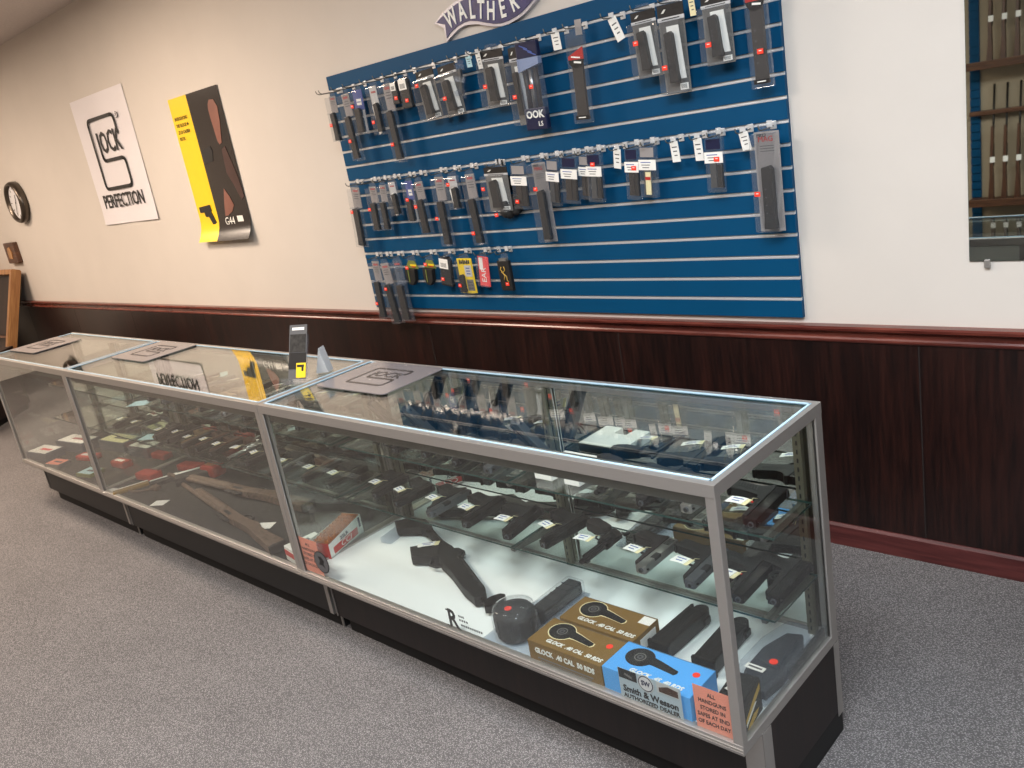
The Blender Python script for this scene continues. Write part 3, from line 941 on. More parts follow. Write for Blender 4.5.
# square vinyl banner
bw, bh = 0.930, 0.925
ban = thing('vinyl_banner', 'white square vinyl banner with a G emblem and the word PERFECTION', 'banner', (-2.775, -0.002, 1.497))
g = G('banner')
n = 18
P, F = [], []
def ban_y(u, v):
    return -0.004 - 0.004 * math.sin(u * 9) * math.sin(v * 5 + 1) - 0.006 * (v < 0.12) * (0.12 - v) / 0.12
for j in range(n + 1):
    for i in range(n + 1):
        u, v = i / n, j / n
        P.append(Vector(((u - 0.5) * bw, ban_y(u, v), v * bh)))
for j in range(n):
    for i in range(n):
        a = j * (n + 1) + i
        F.append((a, a + 1, a + n + 2, a + n + 1))
g._put(P, F, 'banner', True)
g.build('sheet', ban)
g = G('ink')
gx, gz = -0.02, 0.535
def rr_path(pts, r=0.045):
    out = []
    m = len(pts)
    for k, p in enumerate(pts):
        if k in (0, m - 1):
            out.append(p)
            continue
        a, b, c = Vector(pts[k - 1]), Vector(p), Vector(pts[k + 1])
        d1, d2 = (a - b).normalized(), (c - b).normalized()
        for q in range(5):
            s = q / 4
            out.append(tuple((b + d1 * r * (1 - s) ** 2 + d2 * r * s ** 2)))
    return out
# the emblem: a squared G whose crossbar turns in under the letters
emb = [(0.235, 0.09), (0.235, 0.225), (-0.225, 0.225), (-0.225, -0.275), (0.235, -0.275), (0.235, -0.075), (-0.125, -0.075), (-0.125, 0.125)]
path = rr_path(emb)
for a, b in zip(path, path[1:]):
    a, b = Vector(a), Vector(b)
    t = b - a
    if t.length < 1e-5:
        continue
    nrm = Vector((-t.y, t.x)).normalized() * 0.0125
    t.normalize()
    a2, b2 = a - t * 0.004, b + t * 0.004
    q = [a2 + nrm, b2 + nrm, b2 - nrm, a2 - nrm]
    g.prism([(gx + p.x, gz + p.y) for p in q], -0.0125, -0.0105, 'ink', 'xz')
g.text('OCK', (gx + 0.075, -0.0125, gz + 0.045), 0.215, 'ink', sx=0.74, ext=0.001, bold=0.012)
g.disc((0.27, -0.0105, 0.745), 0.022, 'ink_grey', 'y', 18, 0.001)
g.disc((0.27, -0.0116, 0.745), 0.017, 'banner', 'y', 18, 0.001)
g.text('R', (0.27, -0.0132, 0.745), 0.028, 'ink_grey')
g.text('PERFECTION', (-0.01, -0.0125, 0.165), 0.140, 'ink', sx=0.88, ext=0.001, bold=0.010)
g.build('lettering', ban)

# tall poster, curling off the wall at its foot
pw, ph = 0.640, 0.912
pos = thing('paper_poster', 'yellow and black poster with a hand and a small pistol on the cream wall', 'poster', (-1.408, -0.002, 1.313))
def pos_y(v):
    return -0.004 - (0.050 * ((0.16 - v) / 0.16) ** 2 if v < 0.16 else 0)
g = G('yellow_p', 'poster_dk')
nu, nv = 13, 24
P, F = [], []
for j in range(nv + 1):
    for i in range(nu + 1):
        P.append(Vector(((i / nu - 0.5) * pw, pos_y(j / nv), j / nv * ph)))
ys, ds = [], []
for j in range(nv):
    for i in range(nu):
        a = j * (nu + 1) + i
        (ys if i < 5 else ds).append((a, a + 1, a + nu + 2, a + nu + 1))
g._put(P, ys, 'yellow_p', True)
g._put(P, ds, 'poster_dk', True)
g.build('sheet', pos)
g = G('skin')
def pmap(pts):
    return [((u - 0.5) * pw, v * ph) for u, v in pts]
g.prism(pmap([(.76, .90), (.80, .925), (.88, .92), (.92, .87), (.90, .78), (.86, .70), (.835, .645), (.79, .635), (.765, .66), (.755, .74), (.745, .82), (.745, .87)]), -0.0066, -0.0056, 'skin', 'xz')
g.prism(pmap([(.65, .35), (.61, .29), (.57, .22), (.545, .165), (.60, .165), (.70, .19), (.76, .23), (.72, .29)]), -0.0066, -0.0056, 'skin', 'xz')
g.prism(pmap([(.80, .60), (.87, .62), (.92, .52), (.97, .40), (.99, .28), (.93, .26), (.86, .36), (.78, .45)]), -0.0064, -0.0056, 'skin_dk', 'xz')
g.build('printed_hand', pos)
g = G('ink')
g.prism(pmap([(.06, .205), (.06, .245), (.29, .255), (.30, .215), (.285, .205), (.345, .125), (.27, .105), (.215, .175), (.19, .17), (.15, .175), (.145, .205)]), -0.0085, -0.0060, 'ink', 'xz')
g.prism(pmap([(.40, .62), (.60, .64), (.62, .60), (.58, .54), (.42, .53)]), -0.0064, -0.0056, 'ink', 'xz')
g.build('printed_pistol', pos)
g = G('ink')
for k, s in enumerate(('INTRODUCING', 'THE GLOCK 44', '.22 LR CALIBER', 'PISTOL')):
    g.text(s, ((.05 - .5) * pw, -0.0068, ph * (.86 - .045 * k)), 0.030, 'ink', align='LEFT', sx=0.8)
g.build('lettering', pos)
g = G('white_ink')
g.text('G44', ((.62 - .5) * pw, pos_y(.12) - 0.003, ph * .125), 0.07, 'white_ink')
g.box(((.82 - .5) * pw, pos_y(.13) - 0.002, ph * .135), (0.07, 0.001, 0.04), 'white_ink')
g.build('logo', pos)

# wall clock
clk = thing('wall_clock', 'round pewter-rimmed wall clock with white face on the cream wall', 'clock', (-4.96, 0, 1.795), 0, None, (PI / 2, 0, 0))
R0 = 0.185
G('clock_rim').lathe([(R0 * 0.9, 0.0), (R0, 0.004), (R0 * 1.02, 0.03), (R0, 0.055), (R0 * 0.93, 0.075), (R0 * 0.86, 0.072), (R0 * 0.82, 0.045), (R0 * 0.80, 0.040)], None, 40).build('rim', clk)
g = G('clock_face', 'ink')
g.cyl((0, 0, 0.03), (0, 0, 0.042), R0 * 0.83, None, 'clock_face', 40)
for k in range(12):
    a = k * PI / 6
    g.box((math.sin(a) * R0 * .66, math.cos(a) * R0 * .66, 0.0425), (0.008, 0.026, 0.001), 'ink', (0, 0, -a))
g.build('dial', clk)
g = G('ink')
g.box((0.012, 0.03, 0.0465), (0.008, 0.08, 0.002), None, (0, 0, -0.4))
g.build('hour_hand', clk)
g = G('ink')
g.box((-0.02, -0.045, 0.0495), (0.006, 0.11, 0.002), None, (0, 0, -0.42))
g.build('minute_hand', clk)

# wooden plaque below it
pl = thing('wall_plaque', 'small dark brown wooden plaque on the wall below the clock', 'plaque', (-5.57, 0, 1.345))
G('brown_wood').prism([(-.13, -.10), (.13, -.10), (.14, -.09), (.14, .09), (.13, .10), (-.13, .10), (-.14, .09), (-.14, -.09)], -0.045, 0, None, 'xz', 0.006).build('board', pl)
G('tan_wood').prism([(-.05, -.05), (.03, -.055), (.055, .0), (.02, .06), (-.04, .05), (-.06, 0)], -0.052, -0.045, None, 'xz', 0.002).build('emblem', pl)

# light oak framed box leaning on the wall at the dark end of the room
rk = thing('framed_box', 'light oak framed box leaning on the back wall below the plaque', 'framed box', (-6.0, -0.52, 0.0), 0, None, (-0.355, 0, 0))
Hb_, Wb_ = 1.27, 1.10
for dx in (-Wb_ / 2, Wb_ / 2 - .05):
    G('tan_wood').prism([(-.045, .0), (.045, .0), (.045, Hb_ - .012), (.033, Hb_), (-.033, Hb_), (-.045, Hb_ - .012)], dx, dx + .05, None, 'yz', .003).build('side_board', rk)
for z in (.0, Hb_ - .052):
    G('tan_wood').box2((-Wb_ / 2 + .052, -.042, z + .002), (Wb_ / 2 - .052, .042, z + .050), None, .003).build('end_board', rk)
G('dark_wood').box2((-Wb_ / 2 + .052, .026, .054), (Wb_ / 2 - .052, .034, Hb_ - .055)).build('back_sheet', rk)
G('brown_wood').box2((-Wb_ / 2 + .052, -.03, .60), (Wb_ / 2 - .052, .024, .62), None, .002).build('inner_shelf', rk)
# low dark cabinet standing past the end of the counter
lc = thing('low_cabinet', 'low dark brown cabinet on the carpet past the end of the counter', 'cabinet', (-4.62, -1.12, 0), -.78)
G('dark_wood').box2((-.55, -.30, .05), (.42, .30, .56), None, .004).build('cabinet_body', lc)
G('kick').box2((-.53, -.27, 0), (.40, .28, .05)).build('plinth', lc)
G('dark_wood').box2((-.56, -.31, .5605), (.43, .31, .585), None, .004).build('cabinet_top', lc)
for a, b in ((-.52, -.07), (-.05, .40)):
    d = G('dark_wood').box2((a, -.312, .07), (b, -.301, .54), None, .003).build('door', lc)
    G('alu_dk').cyl(((a + b) / 2, -.312, .42), ((a + b) / 2, -.335, .42), .010, .013, None, 12).build('knob', d)

# ------------------------------------------------------------------ wall mirror, and the far side of the shop it shows
mi = thing('wall_mirror', 'large frameless wall mirror beside the slatwall, held by small metal clips', 'mirror', (3.80, 0, 1.074))
g = G('edge')
g.box2((-.812, -.006, 0), (.812, -.0005, 1.75))
g.build('mirror_back', mi)
G('mirror').face([(-.811, -.0065, .001), (.811, -.0065, .001), (.811, -.0065, 1.749), (-.811, -.0065, 1.749)]).build('silvered_face', mi)
for dx in (-.762, .762):
    for z in (-.008, 1.752):
        G('alu').box((dx, -.006, z), (.016, .013, .026), None, None, 0.002).build('mirror_clip', mi)

FW = YF
fs = thing('slatwall', 'dark blue slatwall strip beside the rifle rack on the opposite wall', 'slatwall', (1.235, FW, 0.05))
g = G('blue')
for k in range(34):
    g.box2((-0.042, 0.004, k * SP + 0.006), (0.042, 0.020, (k + 1) * SP - 0.006))
g.box2((-0.042, 0.001, 0), (0.042, 0.006, 34 * SP))
g.build('board', fs)
def rifle_rack(x0, x1, z, zs, lab):
    r = thing('rifle_rack', lab, 'rack', (x0, FW, z), 0, None)
    w = x1 - x0
    G('brown_wood').box2((0, 0.024, -0.05), (w, 0.26, 0.0), None, 0.004).build('base_ledge', r)
    G('brown_wood').box2((0, 0.024, zs), (w, 0.10, zs + 0.04), None, 0.004).build('barrel_rail', r)
    G('brown_wood').box2((0, 0.26, -0.05), (w, 0.285, 0.018), None, 0.004).build('front_lip', r)
rifle_rack(1.205, 3.4, 0.28, 0.76, 'lower brown wooden rifle rack on the opposite wall')
rifle_rack(1.205, 3.4, 1.50, 0.76, 'upper brown wooden rifle rack on the opposite wall')
rf = thing('rifle', 'first rifle in the lower rack on the opposite wall', 'rifle', (1.405, FW + 0.19, 0.282), 0, 'rifles in the wall racks')
G('walnut').prism([(-.022, 0), (.028, 0), (.020, .20), (.012, .32), (.014, .62), (.008, .66), (-.008, .66), (-.012, .32), (-.010, .20)], -0.018, 0.018, None, 'xz', 0.005).build('stock', rf)
G('gun_black').tube([(0, -0.03, .40), (0, -0.05, 1.03)], 0.010, None, 8).build('barrel', rf)
G('gun_black').box((0, -0.028, .40), (.026, .03, .20), None, None, 0.004).build('receiver', rf)
G('paper').box((0.012, 0.022, .36), (.04, .002, .05)).build('price_tag', rf)
rf.rotation_euler = (0.10, 0.0, 0)
for row, z, n in ((0, .282, 12), (1, 1.502, 12)):
    for k in range(n):
        if row == 0 and k == 0:
            continue
        c = copy_tree(rf)
        c.location = (1.405 + 0.108 * k, FW + 0.19, z)
        c['label'] = '%s rifle in the %s rack on the opposite wall' % (ORD[k], ('lower', 'upper')[row])

# ------------------------------------------------------------------ glass display cases
YFR, YBK, HT, HB = -1.463, -0.957, 0.951, 0.283
ZL, ZU = 0.492, 0.697      # tops of the two glass shelves
DK = 0.302                 # deck
def display_case(x0, x1, deck, base, label, strip=.024):
    r = thing('display_case', label, 'display case', (x0, YFR, 0))
    W, D = x1 - x0, YBK - YFR
    A = 0.026
    e = 0.0012
    # cabinet base with recessed plinth
    g = G(base)
    g.box2((0.02, 0.088, 0.075), (W - e, D - 0.002, HB - 0.001), base)
    g.build('base_panel', r)
    G('kick').box2((0.04, 0.118, 0.0), (W - 0.002, D - 0.004, 0.075)).build('plinth', r)
    g = G('alu')
    g.box2((W - strip, 0.084, 0.075), (W - e, 0.088, HB - 0.001))
    g.box2((W - e - 0.001, 0.084, 0.075), (W, 0.125, HB - 0.001))
    g.build('corner_strip', r)
    G('alu').box2((0.02, 0.084, 0.075), (0.024, 0.088, HB - 0.001)).build('corner_strip', r)
    G('alu').box2((W - 0.012, 0.114, 0.0), (W - e, 0.118, 0.075)).build('plinth_strip', r)
    G('alu').box2((W - e, D - 0.03, 0.06), (W, D - 0.001, HB - 0.001)).build('corner_strip', r)
    # aluminium frame
    g = G('alu')
    bv = 0.002
    for px in (e, W - A):
        g.box2((px, 0, HB + 0.024), (px + A - e, A * 0.8, HT - 0.028), 'alu', bv)
        g.box2((px, D - 0.034, HB + 0.024), (px + A - e, D, HT - 0.028), 'alu', bv)
    for z0, z1 in ((HB, HB + 0.026), (HT - 0.030, HT)):
        g.box2((e, -0.001, z0), (W - e, 0.020, z1), 'alu', 0.001)
        g.box2((e, D - 0.020, z0), (W - e, D + 0.001, z1), 'alu', 0.001)
        g.box2((e, 0.019, z0), (0.020, D - 0.019, z1), 'alu')
        g.box2((W - 0.020, 0.019, z0), (W - e, D - 0.019, z1), 'alu')
    for q in (0.006, 0.014):    # ribs of the bottom extrusion
        g.box2((e, -0.003, HB + q), (W - e, 0.0, HB + q + 0.003), 'alu')
    g.build('frame', r)
    g = G('alu_dk')
    g.box2((A, 0.022, HT - 0.066), (W - A, 0.060, HT - 0.012), 'alu_dk', 0.004)
    g.build('light_housing', r)
    g = G('edge_glint')  # thin strips whose pale blue colour paints in the top glass edge's reflection
    for a, b in (((0.018, 0.018, HT - 0.004), (W - 0.018, 0.024, HT + 0.0015)), ((0.018, D - 0.024, HT - 0.004), (W - 0.018, D - 0.018, HT + 0.0015)),
                 ((0.016, 0.018, HT - 0.004), (0.022, D - 0.018, HT + 0.0015)), ((W - 0.022, 0.018, HT - 0.004), (W - 0.016, D - 0.018, HT + 0.0015))):
        g.box2(a, b, 'edge_glint')
    g.build('glass_edge_glint', r)
    # panes
    def pane(name, a, b, m='glass'):
        g = G(m, 'edge')
        g.box2(a, b, m)
        dims = [abs(q - p) for p, q in zip(a, b)]
        ax = dims.index(min(dims))
        g.bm.normal_update()
        for f in g.bm.faces:
            if abs(f.normal[ax]) < 0.5:
                f.material_index = 1
        return g.build(name, r)
    pane('top_glass', (0.022, 0.024, HT - 0.006), (W - 0.022, D - 0.024, HT - 0.001))
    pane('front_glass', (A, 0.004, HB + 0.024), (W - A, 0.009, HT - 0.028))
    pane('side_glass', (0.006, A * 0.8, HB + 0.024), (0.011, D - 0.034, HT - 0.028))
    pane('side_glass', (W - 0.011, A * 0.8, HB + 0.024), (W - 0.006, D - 0.034, HT - 0.028))
    # deck
    G(deck).box2((0.020, 0.012, HB + 0.004), (W - 0.020, D - 0.022, DK), None).build('deck', r)
    # sliding mirror doors at the back
    for k, (a, b, yy) in enumerate(((A, W / 2 + 0.03, D - 0.018), (W / 2 - 0.03, W - A, D - 0.010))):
        g = G('mirror', 'door_back')
        g.face([(a, yy, HB + 0.028), (b, yy, HB + 0.028), (b, yy, HT - 0.032), (a, yy, HT - 0.032)], 'mirror')
        g.box2((a, yy + 0.0006, HB + 0.028), (b, yy + 0.004, HT - 0.032), 'door_back')
        d = g.build('mirror_door', r)
        G('alu').box2((a if k == 0 else b - 0.012, yy - 0.002, HB + 0.027), (a + 0.012 if k == 0 else b, yy + 0.006, HT - 0.031)).build('door_stile', d)
    # slotted standards, brackets and shelves
    sx = (0.045, W / 2, W - 0.055)
    for x in sx:
        g = G('standard', 'ink')
        g.box2((x - 0.011, D - 0.036, DK), (x + 0.011, D - 0.020, HT - 0.032), 'standard', 0.001)
        for k in range(24):
            g.box((x, D - 0.0365, DK + 0.02 + 0.024 * k), (0.004, 0.001, 0.012), 'ink')
        g.build('shelf_standard', r)
    for zt, dep in ((ZL, 0.235), (ZU, 0.205)):
        for x in sx:
            y0, y1 = D - 0.036, D - 0.036 - dep
            pts = [(y0, zt - 0.0075), (y1 + 0.004, zt - 0.0075), (y1, zt - 0.001), (y1 - 0.003, zt - 0.010), (y1, zt - 0.018), (y0, zt - 0.044)]
            G('alu_dk').prism(pts, x - 0.006, x + 0.006, None, 'yz').build('shelf_bracket', r)
        for a, b in ((0.024, W / 2 - 0.001), (W / 2 + 0.001, W - 0.024)):
            pane('glass_shelf', (a, D - 0.036 - dep - 0.004, zt - 0.006), (b, D - 0.040, zt), 'shelf')
    return r
X0, X1, X2, X3 = -1.854, -0.655, 1.157, 2.930
display_case(X0, X1, 'grey_deck', 'black_lam', 'short aluminium and glass display case at the clock end of the counter')
display_case(X1, X2, 'grey_deck', 'black_lam', 'middle aluminium and glass display case with dark floor and two long guns')
display_case(X2, X3, 'white_deck', 'brown_lam', 'white-floored aluminium and glass display case at the mirror end of the counter', .052)

# ------------------------------------------------------------------ handguns on the shelves
def price_card(r, c, w=0.056, h=0.027, rz=PI / 2, m='paper', tilt=(0.06, -0.10), string=None):
    g = G(m, 'pale', 'blue_ink')
    R = Euler((tilt[0], tilt[1], rz)).to_matrix()
    n = 5
    for k in range(n):
        t = (k + 0.5) / n - 0.5
        g.box(Vector(c) + R @ Vector((t * w, 0, -0.012 * t * t)), (w / n * 1.02, h, 0.0008), 'pale' if k == n - 1 else m, R)
    for q in range(2):
        g.box(Vector(c) + R @ Vector((-0.004, h * (0.18 - 0.36 * q), 0.0008)), (w * (0.5 - 0.15 * q), h * 0.10, 0.0006), 'blue_ink', R)
    if string:
        a = Vector(c) + R @ Vector((w / 2, 0, 0))
        b = Vector(string)
        mid = (a + b) / 2 + Vector((0, 0, 0.006))
        g.tube([a, mid, b], 0.0008, 'pale', 5)
    g.build('price_tag', r, 'white price tag')

def pistol(name, L=0.19, slide='gun_black', grip='gun_poly', tagged=True, guard='gun_poly', full=1.0, trig='gun_black'):
    """lies on its side: muzzle +x, grip -y, shelf at z = 0"""
    r = thing(name, name, 'pistol', (0, 0, 0))
    zc = 0.0165
    h = 0.029
    g = G(slide, 'ink')
    g.prism([(-L / 2, 0), (L / 2, 0), (L / 2, h * 0.86), (L / 2 - 0.006, h), (-L / 2 + 0.002, h), (-L / 2, h * 0.8)], zc - 0.0125, zc + 0.0125, slide, 'xy', 0.003)
    for k in range(6):
        g.box((-L / 2 + 0.012 + 0.0055 * k, h * 0.5, zc + 0.0128), (0.002, h * 0.7, 0.0012), 'ink')
    g.prism([(0.004, h * 0.45), (0.034, h * 0.45), (0.034, h * 1.003), (0.004, h * 1.003)], zc + 0.004, zc + 0.0129, 'ink', 'xy')
    g.build('slide', r)
    g = G('gun_grey', 'ink')
    g.cyl((L / 2 - 0.002, h * 0.58, zc), (L / 2 + 0.004, h * 0.58, zc), 0.0076, 0.0072, 'gun_grey', 14)
    g.cyl((L / 2 + 0.0041, h * 0.58, zc), (L / 2 + 0.0045, h * 0.58, zc), 0.0048, None, 'ink', 12)
    g.build('barrel', r)
    g = G('ink')
    g.box((L / 2 - 0.012, h + 0.002, zc), (0.006, 0.005, 0.004))
    g.build('front_sight', r)
    g = G('ink')
    g.box((-L / 2 + 0.010, h + 0.0025, zc), (0.008, 0.006, 0.018), None, None, 0.001)
    g.build('rear_sight', r)
    gl = 0.112 * full
    g = G(grip, guard)
    g.prism([(-L / 2 + 0.004, 0), (L / 2 - 0.014, 0), (L / 2 - 0.016, -0.013), (0.016, -0.015), (-0.022, -0.016), (-0.034, -0.020), (-0.040, -0.036),
             (-0.052, -gl + 0.006), (-0.056, -gl), (-0.094, -gl + 0.012), (-0.096, -gl + 0.020), (-0.078, -0.045), (-0.080, -0.026), (-L / 2 - 0.006, -0.010), (-L / 2 - 0.004, -0.002)],
            zc - 0.0140, zc + 0.0140, grip, 'xy', 0.004)
    for k in range(7):
        t = k / 6
        g.box((-0.064 - 0.012 * t, -0.040 - 0.05 * t * full, zc + 0.0142), (0.022, 0.0025, 0.0012), 'ink', (0, 0, 0.25))
    g.build('grip_frame', r)
    g = G(guard)
    g.tube([(-0.036, -0.018, zc), (-0.036, -0.038, zc), (-0.026, -0.047, zc), (-0.006, -0.047, zc), (0.006, -0.036, zc), (0.010, -0.014, zc)], 0.0035, None, 6)
    g.build('trigger_guard', r)
    g = G(trig)
    g.tube([(-0.014, -0.014, zc), (-0.012, -0.024, zc), (-0.016, -0.034, zc)], [0.004, 0.0035, 0.0025], None, 6)
    g.build('trigger', r)
    g = G('mag')
    g.prism([(-0.050, -gl), (-0.096, -gl + 0.014), (-0.098, -gl + 0.006), (-0.054, -gl - 0.008)], zc - 0.0125, zc + 0.0125, None, 'xy', 0.002)
    g.build('magazine_base', r)
    if tagged:
        price_card(r, (0.020, -0.050, 0.036), 0.066, 0.031, PI / 2 - 0.25, string=(-0.01, -0.012, zc + 0.014))
    return r

def revolver(name, L=0.21, steel='gun_black', grip='rubber'):
    r = thing(name, name, 'revolver', (0, 0, 0))
    zc = 0.020
    g = G(steel, 'ink')
    g.cyl((-0.005, 0.012, zc), (L / 2, 0.012, zc), 0.0085, 0.0080, steel, 16)
    g.box((L / 4, 0.022, zc), (L / 2 - 0.01, 0.006, 0.008), steel, None, 0.001)
    g.box((L / 4 - 0.01, 0.000, zc), (L / 2 - 0.03, 0.010, 0.010), steel, None, 0.003)
    g.box((L / 2 - 0.010, 0.028, zc), (0.014, 0.008, 0.003), 'ink')
    g.cyl((L / 2, 0.012, zc), (L / 2 + 0.0005, 0.012, zc), 0.005, None, 'ink', 12)
    g.build('barrel', r)
    g = G(steel)
    g.prism([(-0.070, 0.030), (-0.002, 0.030), (-0.002, -0.012), (-0.025, -0.016), (-0.062, -0.016), (-0.082, -0.030), (-0.092, -0.010), (-0.082, 0.012)], zc - 0.007, zc + 0.007, None, 'xy', 0.003)
    g.build('revolver_frame', r)
    g = G('gun_grey', 'ink')
    g.cyl((-0.050, 0.006, zc), (-0.008, 0.006, zc), 0.0185, None, steel, 24)
    for k in range(6):
        a = k * PI / 3
        g.cyl((-0.034, 0.006 + 0.017 * math.cos(a), zc + 0.017 * math.sin(a)), (-0.0075, 0.006 + 0.017 * math.cos(a), zc + 0.017 * math.sin(a)), 0.0042, None, 'ink', 8)
    g.build('cylinder', r)
    g = G(grip)
    g.prism([(-0.066, -0.016), (-0.060, -0.040), (-0.066, -0.075), (-0.074, -0.108), (-0.090, -0.118), (-0.112, -0.110), (-0.116, -0.085), (-0.100, -0.050), (-0.092, -0.024), (-0.082, -0.018)], zc - 0.016, zc + 0.016, None, 'xy', 0.007)
    g.build('grip', r)
    g = G(steel)
    g.tube([(-0.060, -0.016, zc), (-0.058, -0.036, zc), (-0.044, -0.044, zc), (-0.026, -0.036, zc), (-0.020, -0.016, zc)], 0.0032, None, 6)
    g.build('trigger_guard', r)
    g = G('ink')
    g.tube([(-0.042, -0.014, zc), (-0.040, -0.026, zc), (-0.044, -0.034, zc)], 0.0028, None, 6)
    g.build('trigger', r)
    g = G(steel)
    g.prism([(-0.078, 0.024), (-0.074, 0.034), (-0.094, 0.040), (-0.098, 0.034), (-0.088, 0.028), (-0.088, 0.012)], zc - 0.003, zc + 0.003)
    g.build('hammer', r)
    price_card(r, (0.004, -0.056, 0.034), 0.066, 0.030, PI / 2 - 0.1, string=(-0.03, -0.02, zc + 0.01))
    return r

PROTO = {}
def put_gun(kind, x, y, z, yaw, label, group, flip=False):
    """copies a proto; yaw 0 = muzzle towards the shop (-y)"""
    if kind not in PROTO:
        a = {'black': dict(), 'grey': dict(slide='gun_grey'), 'silver': dict(slide='gun_silver'), 'long': dict(L=0.215),
             'compact': dict(L=0.165, full=0.88), 'two_tone': dict(slide='gun_grey', trig='red'), 'redtrig': dict(trig='red', slide='gun_black'),
             'tan': dict(grip='tan_poly', guard='tan_poly'), 'brown': dict(grip='walnut', slide='gun_black'), 'plain': dict(tagged=False),
             'short_silver': dict(L=0.17, slide='gun_silver', grip='rubber', full=0.9)}
        PROTO[kind] = revolver('revolver') if kind == 'revolver' else (revolver('revolver', 0.19, 'gun_silver', 'walnut') if kind == 'silver_revolver' else pistol('pistol', **a[kind]))
        o = PROTO[kind]
    else:
        o = copy_tree(PROTO[kind])
    o.location = (x, y, z)
    o.rotation_euler = (0, 0, -PI / 2 + yaw)
    o['label'] = label
    o['group'] = group
    return o

WORD = {'black': 'black', 'grey': 'gray-slide', 'silver': 'silver-slide', 'long': 'long black', 'compact': 'compact black', 'two_tone': 'gray-slide', 'redtrig': 'red-trigger black',
        'tan': 'tan-gripped', 'brown': 'brown-gripped', 'plain': 'untagged black', 'short_silver': 'short silver'}
LOW3 = [('compact', 1.290, -1.100, .03), ('compact', 1.448, -1.116, -.12), ('two_tone', 1.628, -1.112, -.04), ('black', 1.802, -1.115, .02), ('black', 1.982, -1.12, .12),
        ('redtrig', 2.150, -1.108, -.13), ('revolver', 2.315, -1.135, 0.0), ('short_silver', 2.485, -1.113, 0.0), ('grey', 2.640, -1.11, .03), ('redtrig', 2.780, -1.115, .03), ('plain', 2.862, -1.085, .0)]
for k, (kd, x, y, a) in enumerate(LOW3):
    nm = 'revolver' if 'revolver' in kd else WORD[kd] + ' pistol'
    put_gun(kd, x, y, ZL + 0.0006, a, '%s, %s from the divider, lower shelf of the white-floored case' % (nm, ORD[k]), 'handguns on the lower shelf of the white-floored case')
UP3 = [('black', 1.47, -1.09, .04), ('compact', 1.62, -1.09, .02), ('redtrig', 1.79, -1.09, -.04), ('grey', 1.93, -1.095, .08), ('revolver', 2.365, -1.09, .05),
       ('long', 2.52, -1.085, -.06), ('short_silver', 2.645, -1.095, -.03), ('redtrig', 2.822, -1.095, .05)]
for k, (kd, x, y, a) in enumerate(UP3):
    nm = 'revolver' if 'revolver' in kd else WORD[kd] + ' pistol'
    put_gun(kd, x, y, ZU + 0.0006, a, '%s, %s from the divider, upper shelf of the white-floored case' % (nm, ORD[k]), 'handguns on the upper shelf of the white-floored case')
LOW2 = [('compact', -.52, -1.11, .1), ('black', -.36, -1.10, -.05), ('tan', -.20, -1.11, .1), ('brown', -.06, -1.10, .0), ('brown', .09, -1.11, .06), ('silver_revolver', .25, -1.11, .1),
        ('redtrig', .42, -1.11, -.1), ('grey', .66, -1.11, .12), ('brown', .86, -1.11, .05), ('black', 1.03, -1.11, .0)]
for k, (kd, x, y, a) in enumerate(LOW2):
    nm = 'wood-gripped silver revolver' if 'revolver' in kd else WORD[kd] + ' pistol'
    put_gun(kd, x, y, ZL + 0.0006, a, '%s, %s from the clock end, lower shelf of the middle case' % (nm, ORD[k]), 'handguns on the lower shelf of the middle case')
UP2 = [('black', -.50, -1.08, .1), ('grey', -.33, -1.08, .0), ('compact', -.14, -1.08, .05), ('tan', .06, -1.08, -.08), ('silver', .26, -1.08, .05), ('black', .44, -1.08, .06), ('revolver', .64, -1.08, .05), ('compact', .84, -1.08, .0), ('black', 1.03, -1.08, .06)]
for k, (kd, x, y, a) in enumerate(UP2):
    nm = 'revolver' if 'revolver' in kd else WORD[kd] + ' pistol'
    put_gun(kd, x, y, ZU + 0.0006, a, '%s, %s from the clock end, upper shelf of the middle case' % (nm, ORD[k]), 'handguns on the upper shelf of the middle case')
LOW1 = [('black', -1.02, -1.10, .1), ('grey', -.84, -1.10, .0)]
for k, (kd, x, y, a) in enumerate(LOW1):
    put_gun(kd, x, y, ZL + 0.0006, a, '%s pistol on the lower shelf of the short end case' % WORD[kd], 'handguns in the short end case')

# pistols stood upright on bent-wire stands on the upper shelf
def wire_stand(x, y, z, label):
    r = thing('wire_stand', label, 'stand', (x, y, z), 0, 'wire display stands')
    G('gun_black').tube([(-.05, .02, .003), (.05, .02, .003), (.05, -.05, .003), (.012, -.05, .003), (.010, -.035, .03), (.010, .0, .075), (-.010, .0, .075), (-.010, -.035, .03), (-.012, -.05, .003), (-.05, -.05, .003)], 0.0026, None, 6, True).build('wire_frame', r)
for k, (kd, x, y) in enumerate((('plain', 1.36, -1.09), ('grey', 1.55, -1.09), ('plain', 1.71, -1.09), ('grey', 2.04, -1.07))):
    wire_stand(x, y, ZU + 0.0006, 'bent black wire stand, %s from the divider on the upper shelf' % ORD[k])
    o = put_gun(kd, x, y - 0.02, ZU + 0.085, 0, '%s pistol propped on the %s wire stand from the divider' % (WORD[kd], ORD[k]), 'pistols on wire stands')
    o.rotation_euler = (Matrix.Rotation(0.62, 3, 'X') @ Euler((0, -PI / 2, -PI / 2), 'XYZ').to_matrix()).to_euler()
bx = thing('white_tray', 'white notched card tray on the upper shelf of the white-floored case', 'tray', (2.20, -1.08, ZU + 0.0006))
g = G('paper')
g.prism([(-.085, -.07), (-.02, -.07), (-.02, -.02), (.03, -.02), (.03, -.07), (.085, -.07), (.085, .08), (-.085, .08)], 0, 0.03, None, 'xy', 0.002)
g.build('tray_body', bx)

# ------------------------------------------------------------------ on the white deck
def deck_thing(name, label, cat, x, y, rz=0.0, group=None):
    return thing(name, label, cat, (x, y, DK + 0.0004), rz, group)

